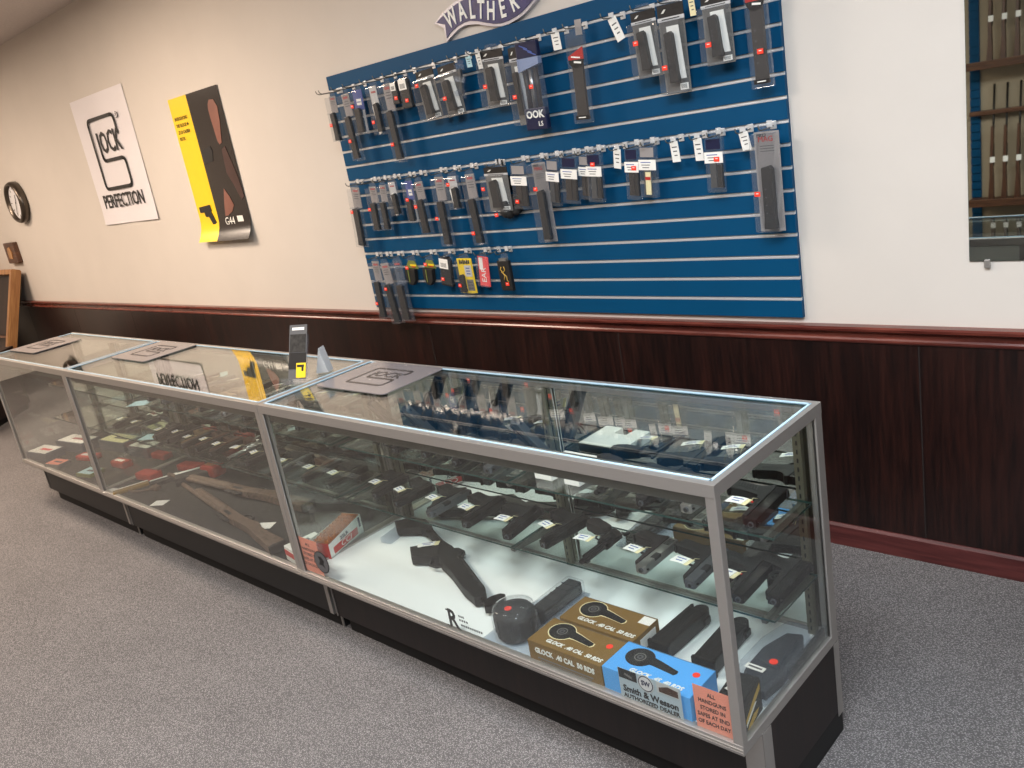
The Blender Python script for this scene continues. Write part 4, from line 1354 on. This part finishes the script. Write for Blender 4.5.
def drum_print(g, cx, cy, z, s, line='pale'):
    """picture of a drum magazine printed on a carton lid"""
    pts = []
    for k in range(22):
        a = 0.42 + (2 * PI - 0.84) * k / 21
        pts.append((cx + s * math.cos(a) * 1.12, cy + s * math.sin(a)))
    arm = [(cx + s * 1.5, cy - s * 0.42), (cx + s * 3.1, cy - s * 0.60), (cx + s * 3.25, cy - s * 0.35), (cx + s * 3.2, cy - s * 0.10), (cx + s * 1.6, cy + s * 0.30)]
    full = pts + arm
    if line:
        c = Vector((cx + s * 0.9, cy - s * 0.1))
        big = []
        for p in full:
            v = Vector(p) - c
            big.append(tuple(Vector(p) + v.normalized() * s * 0.10))
        g.prism(big, z, z + 0.0006, line, 'xy')
    g.prism(full, z, z + 0.0011, 'head_black', 'xy')
    g.lathe([(s * 0.36, 0.0013), (s * 0.44, 0.0013)], 'card_grey', 24, (cx, cy, z), False)
    g.lathe([(s * 0.10, 0.0014), (s * 0.24, 0.0014)], 'ink_grey', 16, (cx, cy, z), False)

def carton(label, x0, y0, w, d, h, m, txt, sticker, side, line, white_label=False):
    r = deck_thing('drum_magazine_carton', label, 'carton', x0 + w / 2, y0 + d / 2)
    g = G(m, 'ink_grey')
    g.box((0, 0, h / 2), (w, d, h), m, None, 0.0015)
    g.box((0, d * 0.48, h + 0.0002), (w * 0.99, 0.001, 0.0005), 'ink_grey')
    g.build('carton_body', r)
    g = G('head_black', 'white_ink')
    drum_print(g, -w * 0.24, d * 0.13, h, d * 0.30, line)
    g.build('printed_drum', r)
    g = G('white_ink')
    g.text(txt, (0.02, -d * 0.33, h + 0.0008), d * 0.16, 'white_ink', 'z', -0.02, 0.0005, 0.92, shear=0.2, bold=.035)
    if side:
        g.text(txt, (0, -d / 2 - 0.0008, h * 0.62), h * 0.33, 'white_ink', 'y', 0, 0.0005, 0.86, bold=.035)
        g.box((0.0, -d / 2 - 0.0006, h * 0.28), (w * 0.75, 0.0008, h * 0.06), 'card_grey')
        g.box((0.0, -d / 2 - 0.0006, h * 0.16), (w * 0.7, 0.0008, h * 0.04), 'card_grey')
    g.build('lettering', r)
    if sticker:
        G('dot').cyl((w * 0.38, d * 0.18, h), (w * 0.38, d * 0.18, h + 0.0012), 0.0095, None, None, 14).build('price_sticker', r, 'orange-red price sticker')
    if white_label:
        g = G('paper', 'ink_grey')
        g.box((w * 0.42, d * 0.30, h + 0.0006), (w * 0.15, d * 0.28, 0.0008), 'paper')
        g.box((w / 2 + 0.0006, d * 0.05, h * 0.55), (0.0008, d * 0.6, h * 0.5), 'paper')
        g.build('white_label', r)
    return r
carton('olive brown drum magazine carton with orange sticker at the glass front', 2.272, -1.447, 0.254, 0.118, 0.066, 'brown_box', 'GLOCK  .40 CAL  50 RDS', True, True, 'pale')
carton('olive brown drum magazine carton with white label behind the stickered one', 2.285, -1.322, 0.254, 0.120, 0.068, 'brown_box', 'GLOCK  .40 CAL  50 RDS', False, False, 'pale', True)
carton('light blue drum magazine carton behind the dealer sticker', 2.531, -1.448, 0.258, 0.120, 0.072, 'sky_box', 'GLOCK  .45  40 RDS', True, False, None)

# drum magazine in a clear clamshell
r = deck_thing('drum_magazine_pack', 'black drum magazine in a clear clamshell beside the brown cartons', 'magazine', 2.155, -1.30, 0.06)
g = G('clear2')
g.prism([(-.085, -.145), (.095, -.145), (.105, .02), (.075, .19), (-.035, .19), (-.075, .02)], 0, 0.006, None, 'xy', 0.002)
g.build('clamshell_tray', r)
G('clear').lathe([(0.070, 0.006), (0.068, 0.075), (0.060, 0.098), (0.045, 0.104), (0.0005, 0.105)], None, 36, (0.0, -.075, 0)).build('clamshell_dome', r)
g = G('gun_poly', 'ink')
g.lathe([(0.0005, 0.008), (0.056, 0.008), (0.060, 0.014), (0.060, 0.080), (0.054, 0.088), (0.0005, 0.090)], 'gun_poly', 32, (0.0, -.075, 0))
for k in range(10):
    a = k * PI / 5
    g.box((0.060 * math.cos(a), -.075 + 0.060 * math.sin(a), 0.046), (0.006, 0.008, 0.055), 'gun_poly', (0, 0, a))
g.build('drum', r)
g = G('gun_poly')
g.box((0.025, 0.075, 0.028), (0.050, 0.215, 0.040), None, (0, 0, -0.05), 0.006)
for k in range(5):
    g.box((0.025, 0.03 + 0.03 * k, 0.0485), (0.044, 0.006, 0.002))
g.build('feed_tower', r)
G('dot').cyl((-0.012, -.085, 0.0905), (-0.012, -.085, 0.0925), 0.011, None, None, 12).build('price_sticker', r, 'orange-red price sticker')
G('clear').box((0.028, 0.09, 0.03), (0.066, 0.19, 0.052), None, (0, 0, -0.05), 0.008).build('clamshell_tower', r)

# two black boxy magazines lying on the deck
def block_mag(x, y, rz, label):
    r = deck_thing('rifle_magazine', label, 'magazine', x, y, rz, 'black rifle magazines')
    g = G('mag', 'ink')
    g.box((0, -0.01, 0.026), (0.060, 0.180, 0.044), 'mag', None, 0.004)
    g.box((0, -0.103, 0.024), (0.068, 0.012, 0.048), 'mag', None, 0.003)
    for k in range(3):
        g.box((-0.018 + 0.018 * k, -0.01, 0.0486), (0.004, 0.15, 0.001), 'ink')
    g.build('magazine_body', r)
    g = G('mag')
    g.cyl((0.008, 0.086, 0.004), (0.008, 0.086, 0.046), 0.022, None, None, 20)
    g.box((0.030, 0.075, 0.022), (0.012, 0.03, 0.02), None, None, 0.003)
    g.prism([(-.030, .080), (-.022, .080), (-.024, .098), (-.030, .094)], 0.004, 0.046)
    g.build('feed_lips', r)
block_mag(2.585, -1.165, -0.04, 'black rifle magazine lying behind the light blue carton')
block_mag(2.715, -1.17, 0.04, 'black rifle magazine lying nearer the end glass behind the salmon sign')

# clear pack with a black rifle part at the end of the deck
r = deck_thing('holster_pack', 'clear pack with a black holster and white label beside the end glass', 'package', 2.862, -1.17, 0.06)
g = G('gun_poly')
g.prism([(-.045, -.12), (.03, -.13), (.045, -.06), (.04, .08), (.02, .13), (-.02, .12), (-.05, .04), (-.055, -.05)], 0.004, 0.030, None, 'xy', 0.009)
g.prism([(-.03, -.03), (.025, -.04), (.02, .09), (-.015, .09)], 0.028, 0.042, None, 'xy', 0.006)
g.build('holster_body', r)
g = G('clear2')
g.prism([(-.055, -.15), (.038, -.15), (.055, -.06), (.052, .10), (.03, .15), (-.03, .15), (-.060, .05), (-.064, -.06)], 0.001, 0.048, None, 'xy', 0.012)
g.build('clear_shell', r)
g = G('paper', 'ink_grey')
g.box((-.018, -.075, .0495), (.050, .018, .001), 'paper', (0, 0, -0.1))
g.box((-.018, -.075, .0502), (.036, .006, .0006), 'ink_grey', (0, 0, -0.1))
g.build('paper_label', r)
G('dot').cyl((.012, -.035, .0488), (.012, -.035, .0500), .011, None, None, 12).build('price_sticker', r, 'orange-red price sticker')
# slim long clear blister with a black rail along the end glass
r = deck_thing('rail_pack', 'narrow black rail in clear wrap along the end glass', 'package', 2.911, -1.10, 0.0)
G('gun_poly').box((0, 0, .022), (.010, .20, .030), None, None, .003).build('rail_body', r)
G('clear').box((0, 0, .022), (.014, .215, .040), None, None, .002).build('clear_wrap', r)

# black box with gold and white stripes in the front corner
r = deck_thing('striped_box', 'small black box with gold and white stripes in the glass corner', 'box', 2.876, -1.375, 0.10)
G('ink').box((0, 0, .045), (.064, .104, .088), None, None, .0015).build('box_body', r)
g = G('gold', 'white_ink')
X = .0325
g.prism([(-.043, .026), (.043, .064), (.043, .080), (.010, .066), (-.043, .036)], X, X + .0006, 'gold', 'yz')
g.prism([(-.043, .018), (.020, .046), (.010, .050), (-.043, .026)], X, X + .0007, 'white_ink', 'yz')
g.prism([(-.043, .002), (.010, .010), (.030, .022), (.0, .026), (-.03, .014)], X, X + .0006, 'gold', 'yz')
g.text('FI', (-.006, -.012, .0895), .042, 'white_ink', 'z', 1.2, .0005)
g.text('FI', (-.012, -.0437, .062), .036, 'white_ink', 'y', 0.2, .0005)
g.build('stripes', r)

# bulk cartridge box with a clear window
r = deck_thing('cartridge_box', 'white and red CCI cartridge box with copper rounds showing', 'box', 1.120, -1.262, 0.28)
Wd, Ln, Hh = 0.085, 0.205, 0.082
g = G('paper', 'red')
g.box((0, 0, .004), (Wd, Ln, .006), 'paper')
g.prism([(-Ln / 2, .001), (Ln / 2, .001), (Ln / 2, Hh), (-Ln / 2, .058)], Wd / 2 - .001, Wd / 2, 'paper', 'yz')
g.box((0, Ln / 2, Hh / 2), (Wd, .001, Hh), 'paper')
g.box((0, -Ln / 2, .032), (Wd, .001, .062), 'red')
g.box((-Wd / 2, 0, Hh * .45), (.001, Ln, Hh * .9), 'paper')
g.build('carton_body', r)
g = G('copper')
g.prism([(-Ln / 2 + .002, .007), (Ln / 2 - .002, .007), (Ln / 2 - .002, Hh), (-Ln / 2 + .002, .062)], -Wd / 2 + .002, Wd / 2 - .003, None, 'yz', .003)
for i in range(10):
    for j in range(6):
        y = -Ln / 2 + .014 + i * .0195
        g.lathe([(.0005, .006), (.004, .004), (.0062, .0), (.0062, -.004)], 'copper', 8, (-Wd / 2 + .012 + j * .0125, y, .064 + .018 * (i / 9) + .002))
g.build('cartridges', r)
g = G('red', 'blue_ink', 'white_ink')
X = Wd / 2
g.prism([(-.080, .010), (.070, .016), (.070, .044), (-.080, .036)], X, X + .0008, 'red', 'yz')
g.text('CCI', (X + .0012, -.005, .0265), .031, 'white_ink', 'x', 0, .0006, 1.3, shear=.25)
g.text('22LR', (X + .0012, -.010, .051), .020, 'navy', 'x', 0.05, .0006, 1.2, bold=.015)
g.box((X + .0004, .088, .055), (.0008, .010, .04), 'navy')
g.build('printed_panel', r)
# clear tray beside it
r = deck_thing('clear_tray', 'small clear plastic tray lying behind the CCI box', 'tray', 1.285, -1.115, 0.2)
G('clear2').box((0, 0, .012), (.05, .12, .022), None, None, .004).build('tray_body', r)

# folding pistol-calibre carbine on the white deck
r = deck_thing('folding_carbine', 'black folding carbine lying on the white deck with its grip to the divider', 'rifle', 1.69, -1.17, 0)
def rel(pts):
    return [(a - 1.69, b + 1.17) for a, b in pts]
zc = 0.024
g = G('gun_poly')
g.prism(rel([(1.243, -1.078), (1.303, -1.118), (1.365, -1.085), (1.387, -1.069), (1.43, -1.08), (1.455, -1.062), (1.42, -1.042), (1.353, -1.012), (1.277, -1.033)]), zc - .016, zc + .016, None, 'xy', .005)
g.build('stock', r)
g = G('gun_poly')
g.tube([(1.41 - 1.69, -1.055 + 1.17, zc), (1.51 - 1.69, -1.098 + 1.17, zc), (1.61 - 1.69, -1.142 + 1.17, zc)], .0165, None, 10)
g.build('stock_tube', r)
g = G('gun_poly', 'ink')
g.prism(rel([(1.562, -1.138), (1.556, -1.106), (1.621, -1.124), (1.698, -1.157), (1.929, -1.271), (1.953, -1.293), (1.958, -1.318), (1.942, -1.334), (1.866, -1.308), (1.755, -1.255), (1.665, -1.222), (1.604, -1.185)]), zc - .018, zc + .018, None, 'xy', .005)
for k in range(5):
    t = k / 4
    g.box((1.740 + .165 * t - 1.69, -1.190 - .080 * t + 1.17, zc + .0185), (.026, .009, .002), 'ink', (0, 0, -.45))
g.tube([(1.70 - 1.69, -1.166 + 1.17, zc + .016), (1.925 - 1.69, -1.277 + 1.17, zc + .016)], .006, None, 6)
g.build('receiver', r)
g = G('gun_poly')
g.prism(rel([(1.600, -1.150), (1.545, -1.146), (1.498, -1.176), (1.473, -1.197), (1.535, -1.244), (1.600, -1.216), (1.640, -1.206)]), zc - .018, zc + .018, None, 'xy', .005)
g.build('pistol_grip', r)
g = G('gun_poly')
g.tube([(p[0], p[1], zc) for p in rel([(1.607, -1.212), (1.625, -1.238), (1.657, -1.236), (1.670, -1.222)])], .005, None, 6)
g.build('trigger_guard', r)
g = G('gun_poly')
g.prism(rel([(1.612, -1.129), (1.641, -1.112), (1.678, -1.118), (1.690, -1.158), (1.66, -1.150)]), zc - .008, zc + .010, None, 'xy', .003)
g.build('charging_handle', r)
g = G('gun_black')
g.tube([(1.945 - 1.69, -1.308 + 1.17, zc), (1.998 - 1.69, -1.332 + 1.17, zc)], .009, None, 10)
g.prism(rel([(1.974, -1.327), (2.006, -1.353), (2.022, -1.344), (2.020, -1.325), (2.034, -1.294), (2.014, -1.268), (1.996, -1.272), (1.984, -1.298)]), zc - .012, zc + .014, None, 'xy', .004)
g.build('front_sight_block', r)
price_card(r, (1.535 - 1.69, -1.160 + 1.17, zc + .024), .085, .026, .50)

# ------------------------------------------------------------------ stickers and signs on the front glass of the white-floored case
YG = YFR + .0105
def glass_sign(name, label, cat, x, z):
    return thing(name, label, cat, (x, YG, z))
r = glass_sign('paper_sign', 'salmon paper sign about handguns stored in safes, at the glass corner', 'sign', 2.853, .3655)
g = G('pink_p')
g.box((0, .0004, 0), (.097, .0006, .120))
g.build('sheet', r)
g = G('ink')
for k, s in enumerate(('ALL', 'HANDGUNS', 'STORED IN', 'SAFES AT END', 'OF EACH DAY')):
    g.text(s, (-.001, -.0002, .041 - .0195 * k), .0155, 'ink', 'y', 0, .0003, .84, bold=.012)
g.build('lettering', r)
r = glass_sign('paper_sign', 'salmon paper sign about handguns, partly behind the round gray sticker', 'sign', 1.234, .380)
G('pink_p').box((0, .0004, 0), (.118, .0006, .136)).build('sheet', r)
g = G('ink')
for k, s in enumerate(('ALL', 'HANDGUNS', 'STORED IN', 'SAFES AT END', 'OF EACH DAY')):
    g.text(s, (-.004, -.0002, .044 - .0205 * k), .0165, 'ink', 'y', 0, .0003, .95)
g.build('lettering', r)
r = thing('round_sticker', 'round dark gray sticker with a paler emblem on the case glass', 'sticker', (1.311, YFR + .0035, .377))
g = G('ink_grey', 'ink', 'card_grey')
g.disc((0, 0, 0), .043, 'ink', 'y', 32, .0006)
g.disc((0, -.0007, 0), .039, 'ink_grey', 'y', 32, .0004)
g.build('disc', r)
g = G('head_black')
g.prism([(-.018, -.012), (-.006, .006), (-.014, .020), (.004, .024), (.018, .008), (.010, -.004), (.016, -.020), (.002, -.010)], -.0018, -.0011, None, 'xz')
g.build('emblem', r)
r = glass_sign('dealer_sticker', 'gray Smith & Wesson authorized dealer sticker in front of the blue carton', 'sticker', 2.677, .344)
g = G(mat('sticker_grey', (176, 190, 200), .5), 'ink', 'blue_ink')
g.box((0, .0004, 0), (.182, .0006, .100))
g.build('sheet', r)
g = G('ink', 'camo', 'paper2', 'red', 'walnut')
g.box((-.062, -.0004, .036), (.054, .0006, .028), 'ink')
g.box((-.060, -.0008, .034), (.022, .0006, .006), 'card_grey', (0, .3, 0))
g.box((.055, -.0004, .034), (.062, .0006, .030), 'paper2')
g.prism([(.030, .022), (.084, .022), (.084, .040), (.056, .044), (.030, .034)], -.0010, -.0006, 'walnut', 'xz')
g.build('photo_strip', r)
g = G('navy', 'white_ink', 'paper2')
g.disc((-.008, -.0004, .030), .024, 'paper2', 'y', 28, .0008)
g.disc((-.008, -.0012, .030), .0215, 'navy', 'y', 28, .0003)
g.disc((-.008, -.0015, .030), .019, 'paper2', 'y', 28, .0003)
g.text('SW', (-.008, -.0021, .030), .019, 'navy', 'y', 0, .0003, .9, bold=.03)
g.build('emblem', r)
g = G('ink')
g.text('Smith & Wesson', (0, -.0004, -.007), .0255, 'ink', 'y', 0, .0004, .93, bold=.03)
g.text('AUTHORIZED DEALER', (0, -.0004, -.0275), .0165, 'ink', 'y', 0, .0005, .98, bold=.025)
g.build('lettering', r)
r = glass_sign('letter_decal', 'black letter R decal with a line of small print on the case glass', 'sticker', 2.02, .343)
g = G('ink')
g.text('R', (-.050, 0, 0), .082, 'ink', 'y', 0, .0004, .85, bold=.03)
g.box((-.072, 0, -.0275), (.020, .0008, .004))
g.box((-.068, 0, .0275), (.016, .0008, .004))
g.box((-.027, 0, -.0275), (.014, .0008, .004))
g.build('initial', r)
g = G('ink_grey')
for k, (a, b) in enumerate(((-.022, .004), (-.022, .018), (-.018, .075))):
    n = max(3, int((b - a) / .009))
    for q in range(n):
        g.box((a + (b - a) * (q + .5) / n, 0, .020 - .013 * k - (.004 if k == 2 else 0)), ((b - a) / n * .62, .0006, .007))
g.build('small_print', r)

# ------------------------------------------------------------------ in the middle case
def long_gun(label, x, y, rz, m='camo_stock'):
    """muzzle +x end local, lies on its side"""
    r = deck_thing('long_gun', label, 'rifle', x, y, rz, 'long guns on the dark deck')
    zc = .026
    g = G(m)
    g.prism([(-.56, -.040), (-.565, .030), (-.40, .020), (-.30, .014), (-.15, .022), (-.15, -.022), (-.25, -.022), (-.29, -.040), (-.33, -.036), (-.345, -.020), (-.44, -.028)], zc - .018, zc + .018, None, 'xy', .006)
    g.build('stock', r)
    g = G('rubber')
    g.prism([(-.575, -.040), (-.58, .030), (-.565, .030), (-.56, -.040)], zc - .018, zc + .018, None, 'xy', .004)
    g.build('butt_pad', r)
    g = G(m, 'ink')
    g.prism([(-.16, -.022), (-.16, .026), (.02, .025), (.02, -.022)], zc - .016, zc + .016, None, 'xy', .004)
    g.box((-.06, .008, zc + .0165), (.07, .014, .001), 'ink')
    g.build('receiver', r)
    g = G(m)
    g.tube([(.0, -.006, zc), (.04, -.008, zc), (.36, -.006, zc), (.40, -.002, zc)], [.018, .021, .019, .011], None, 10)
    g.build('fore_end', r)
    g = G(m)
    g.tube([(.02, .012, zc), (.56, .012, zc)], .010, None, 10)
    g.build('barrel', r)
    g = G('camo')
    for q in range(4):
        g.tube([(-.12 + .03 * q, .026, zc + .004), (-.09 + .03 * q, .040, zc + .004)], .007, None, 8)
    g.build('scope_rail', r)
    g = G('gun_black')
    g.tube([(-.20, -.024, zc), (-.205, -.050, zc), (-.17, -.058, zc), (-.14, -.048, zc), (-.13, -.024, zc)], .004, None, 6)
    g.build('trigger_guard', r)
    return r
def lg(x0, y0, x1, y1, label):      # from butt to muzzle
    a = math.atan2(y1 - y0, x1 - x0)
    return long_gun(label, (x0 + x1) / 2, (y0 + y1) / 2, a)
lg(.93, -1.42, -.18, -1.235, 'brownish long gun with its butt at the glass front by the red and white box')
lg(.72, -1.13, -.42, -1.20, 'brownish long gun behind the other, butt towards the case divider')
# bipod stand of thin branches / rods under their barrels
r = deck_thing('bipod', 'small tan folding bipod lying where the two long guns meet', 'bipod', -.34, -1.32, .2)
G('camo_stock').box((0, 0, .012), (.05, .03, .02), None, None, .004).build('mount', r)
for s in (-1, 1):
    G('camo_stock').tube([(0, .01 * s, .012), (-.07, .05 * s, .010), (-.14, .055 * s, .008)], [.006, .006, .004], None, 6).build('leg', r)
# cartridge box red and white
r = deck_thing('cartridge_box', 'red and white cartridge box by the case divider in the middle case', 'box', 1.075, -1.375, -.15)
G('paper').box((0, 0, .030), (.10, .13, .058), None, None, .001).build('carton_body', r)
g = G('red', 'ink_grey')
g.box((-.0, -.0655, .034), (.1005, .001, .022), 'red')
g.box((.0505, 0, .034), (.001, .13, .022), 'red')
g.box((0, .01, .0595), (.05, .03, .0006), 'ink_grey')
g.build('printed_band', r)
for k, (x, y, a, lab) in enumerate(((-.142, -1.395, .5, 'small white card on the dark deck near the front glass of the middle case'), (.645, -1.30, .5, 'small white card on the dark deck between the two long guns'),
                                    (-.60, -1.435, .2, 'small white card in the front corner beside the yellow packs'))):
    o = G('paper').box((0, 0, .001), (.075, .055, .0012)).build('price_card')
    o.location = (x, y, DK + .0004)
    o.rotation_euler = (0, 0, a)
    tag(o, lab, 'card', 'loose white cards')
def pouch(name, label, cat, x, y, rz, s, m, m2=None, group=None):
    r = deck_thing(name, label, cat, x, y, rz, group)
    g = G(m)
    g.box((0, 0, s[2] / 2), s, m, None, min(s) * .3)
    g.build('pouch_body', r)
    if m2:
        G(m2).box((0, -s[1] * .1, s[2] + .0006), (s[0] * .6, s[1] * .35, .001)).build('label', r)
    G('ink').box((0, s[1] * .32, s[2] * .98), (s[0] * .9, .006, .004), None, None, .001).build('zip', r)
    return r
pouch('soft_pouch', 'orange-red soft pouch with white label by the case divider post', 'pouch', -.93, -1.235, .1, (.13, .065, .04), 'orange', 'paper', 'orange-red pouches')
pouch('soft_pouch', 'plain orange-red soft pouch beside the yellow packs in the middle case', 'pouch', -.55, -1.255, .15, (.14, .075, .04), 'orange', None, 'orange-red pouches')
pouch('soft_pouch', 'long orange-red pouch at the mirror side of the middle case', 'pouch', -.42, -1.085, .2, (.15, .07, .035), 'orange', None, 'orange-red pouches')
pouch('soft_pouch', 'small orange-red pouch at the mirror side of the short case', 'pouch', -.80, -1.065, .1, (.13, .06, .035), 'orange', None, 'orange-red pouches')
pouch('soft_pouch', 'orange-red pouch in the front part of the short end case', 'pouch', -1.32, -1.265, .25, (.15, .07, .03), 'orange', 'paper2', 'orange-red pouches')
pouch('soft_pouch', 'rust brown pouch standing under the lower shelf of the middle case', 'pouch', -.20, -1.075, .1, (.12, .08, .06), 'orange', 'copper', None)
def small_box(label, x, y, rz, s, m, top, band=None, name='small_box'):
    r = deck_thing(name, label, 'box', x, y, rz)
    g = G(m)
    g.box((0, 0, s[2] / 2), s, m, None, .0015)
    g.build('box_body', r)
    g = G(top, 'ink_grey')
    g.box((0, 0, s[2] + .0006), (s[0] * .9, s[1] * .86, .001), top)
    g.box((s[0] * .1, 0, s[2] + .0014), (s[0] * .5, s[1] * .2, .0006), band or 'ink_grey')
    g.build('lid_label', r)
    return r
small_box('slate gray box with pink and white lid in the end corner of the short case', -1.70, -1.37, .15, (.22, .12, .05), 'grey_blue', 'paper', 'coral')
small_box('slate gray box with white and red lid, second in the short case', -1.63, -1.20, .15, (.30, .12, .06), 'grey_blue', 'paper', 'red_soft')
small_box('slate gray box with cream lid, third in the short case', -1.30, -1.08, .12, (.28, .12, .06), 'grey_blue', 'pale', 'ink_grey')
small_box('long gray box with white lid under the middle case shelf end', -.98, -1.07, .12, (.20, .10, .06), 'grey_blue', 'paper', None)
small_box('flat green box lying near the front glass of the short case', -1.02, -1.375, .2, (.13, .09, .02), 'green', 'teal_p', None)
small_box('flat pink and white box near the front glass of the short case', -1.42, -1.405, .2, (.14, .08, .025), 'card_grey', 'pink_p', None)
def flat_pack(label, x, y, rz, s, m, m2):
    r = deck_thing('flat_package', label, 'package', x, y, rz, 'flat packs on the dark deck')
    g = G(m)
    g.box((0, 0, s[2] / 2), s, m, None, .003)
    g.build('package_body', r)
    G(m2).box((0, s[1] * .38, s[2] + .0008), (s[0] * .96, s[1] * .22, .0012)).build('header_strip', r)
flat_pack('gold flat pack with white strip by the case divider post', -.50, -1.375, 1.2, (.17, .05, .015), 'mustard', 'paper')
flat_pack('olive flat pack with white strip beside the gold one', -.40, -1.245, 1.2, (.14, .06, .02), 'camo', 'paper')
flat_pack('dark olive pack with white strips under the lower shelf', -.26, -1.16, 1.1, (.16, .10, .04), 'camo', 'paper')
for k, (x, y, z, a, lab) in enumerate(((-.60, -1.17, ZL, .4, 'pale blue paper with a pen on the lower shelf of the middle case'), (-.52, -1.20, ZU, .5, 'pale blue paper on the upper shelf of the middle case'))):
    o = thing('paper_sheet', lab, 'paper', (x, y, z + .0008), a)
    G('teal_p').box((0, 0, .0008), (.11, .08, .0012)).build('sheet', o)
    if k == 0:
        G('gold').tube([(.03, -.02, .005), (.12, .05, .007)], .004, None, 6).build('pen', o)

# ------------------------------------------------------------------ on the counter top: brochure stand with a dark card, folded white card
def counter_mat(x, y, rz, label):
    """flat grey gun mat printed with the squared G emblem"""
    r = thing('counter_mat', label, 'mat', (x, y, HT + .0022), rz, 'gray counter mats')
    w, d = .195, .138
    pts = []
    for cx, cy, a0 in ((w - .02, d - .02, 0), (-w + .02, d - .02, 1), (-w + .02, -d + .02, 2), (w - .02, -d + .02, 3)):
        for q in range(5):
            a = (a0 + q / 4) * PI / 2
            pts.append((cx + .02 * math.cos(a), cy + .02 * math.sin(a)))
    G('mat_grey').prism(pts, 0, .003, None, 'xy').build('mat_sheet', r)
    g = G('mat_print')
    P = rr_path([(x_ * .42, y_ * .30 + .01) for x_, y_ in emb], .014)
    for a, b in zip(P, P[1:]):
        a, b = Vector(a), Vector(b)
        t = b - a
        if t.length < 1e-5:
            continue
        nn = Vector((-t.y, t.x)).normalized() * .006
        g.prism([tuple(a + nn), tuple(b + nn), tuple(b - nn), tuple(a - nn)], .003, .0036, 'mat_print', 'xy')
    g.text('OCK', (.028, .024, .0033), .066, 'mat_print', 'z', 0, .0004, 1.0, bold=.02)
    g.build('printed_emblem', r)
counter_mat(-1.63, -1.20, .03, 'gray counter mat on the short end case')
counter_mat(-.385, -1.115, .0, 'gray counter mat on the middle case')
counter_mat(1.41, -1.12, .0, 'gray counter mat on the white-floored case beside the brochure stand')
r = thing('brochure_stand', 'small clear stand with a dark card, yellow at its foot, on the counter', 'stand', (1.080, -1.240, HT + .0022), .30)
g = G('clear')
g.box((0, .0, .0015), (.095, .075, .003))
g.box((0, .034, .080), (.088, .003, .170), None, (-.40, 0, 0))
g.box((0, -.034, .012), (.095, .003, .024))
g.build('clear_stand', r)
g = G('ink_grey', 'ink', 'white_ink', 'yellow', 'card_grey')
R = Euler((-.40, 0, 0)).to_matrix()
def bc(x, z, w, h, m, t=.0):
    g.box(Vector((0, .0315, .080)) + R @ Vector((x, -.0012 - t, z - .085)), (w, .0012, h), m, R)
bc(0, .108, .082, .200, 'ink_grey')
bc(0, .193, .056, .010, 'white_ink', .001)
bc(0, .140, .074, .066, 'camo', .001)
bc(.0, .075, .080, .060, 'ink', .001)
bc(.018, .040, .044, .054, 'yellow', .0016)
bc(.016, .056, .032, .009, 'ink', .0024)
bc(.026, .045, .009, .016, 'ink', .0024)
g.build('dark_card', r)
o = thing('folded_card', 'white folded card leaning behind the brochure stand', 'card', (1.076, -1.120, HT + .0022), .5)
G('paper2').prism([(-.02, 0), (.03, 0), (.012, .095)], -.022, .022, None, 'xz').build('card_body', o)
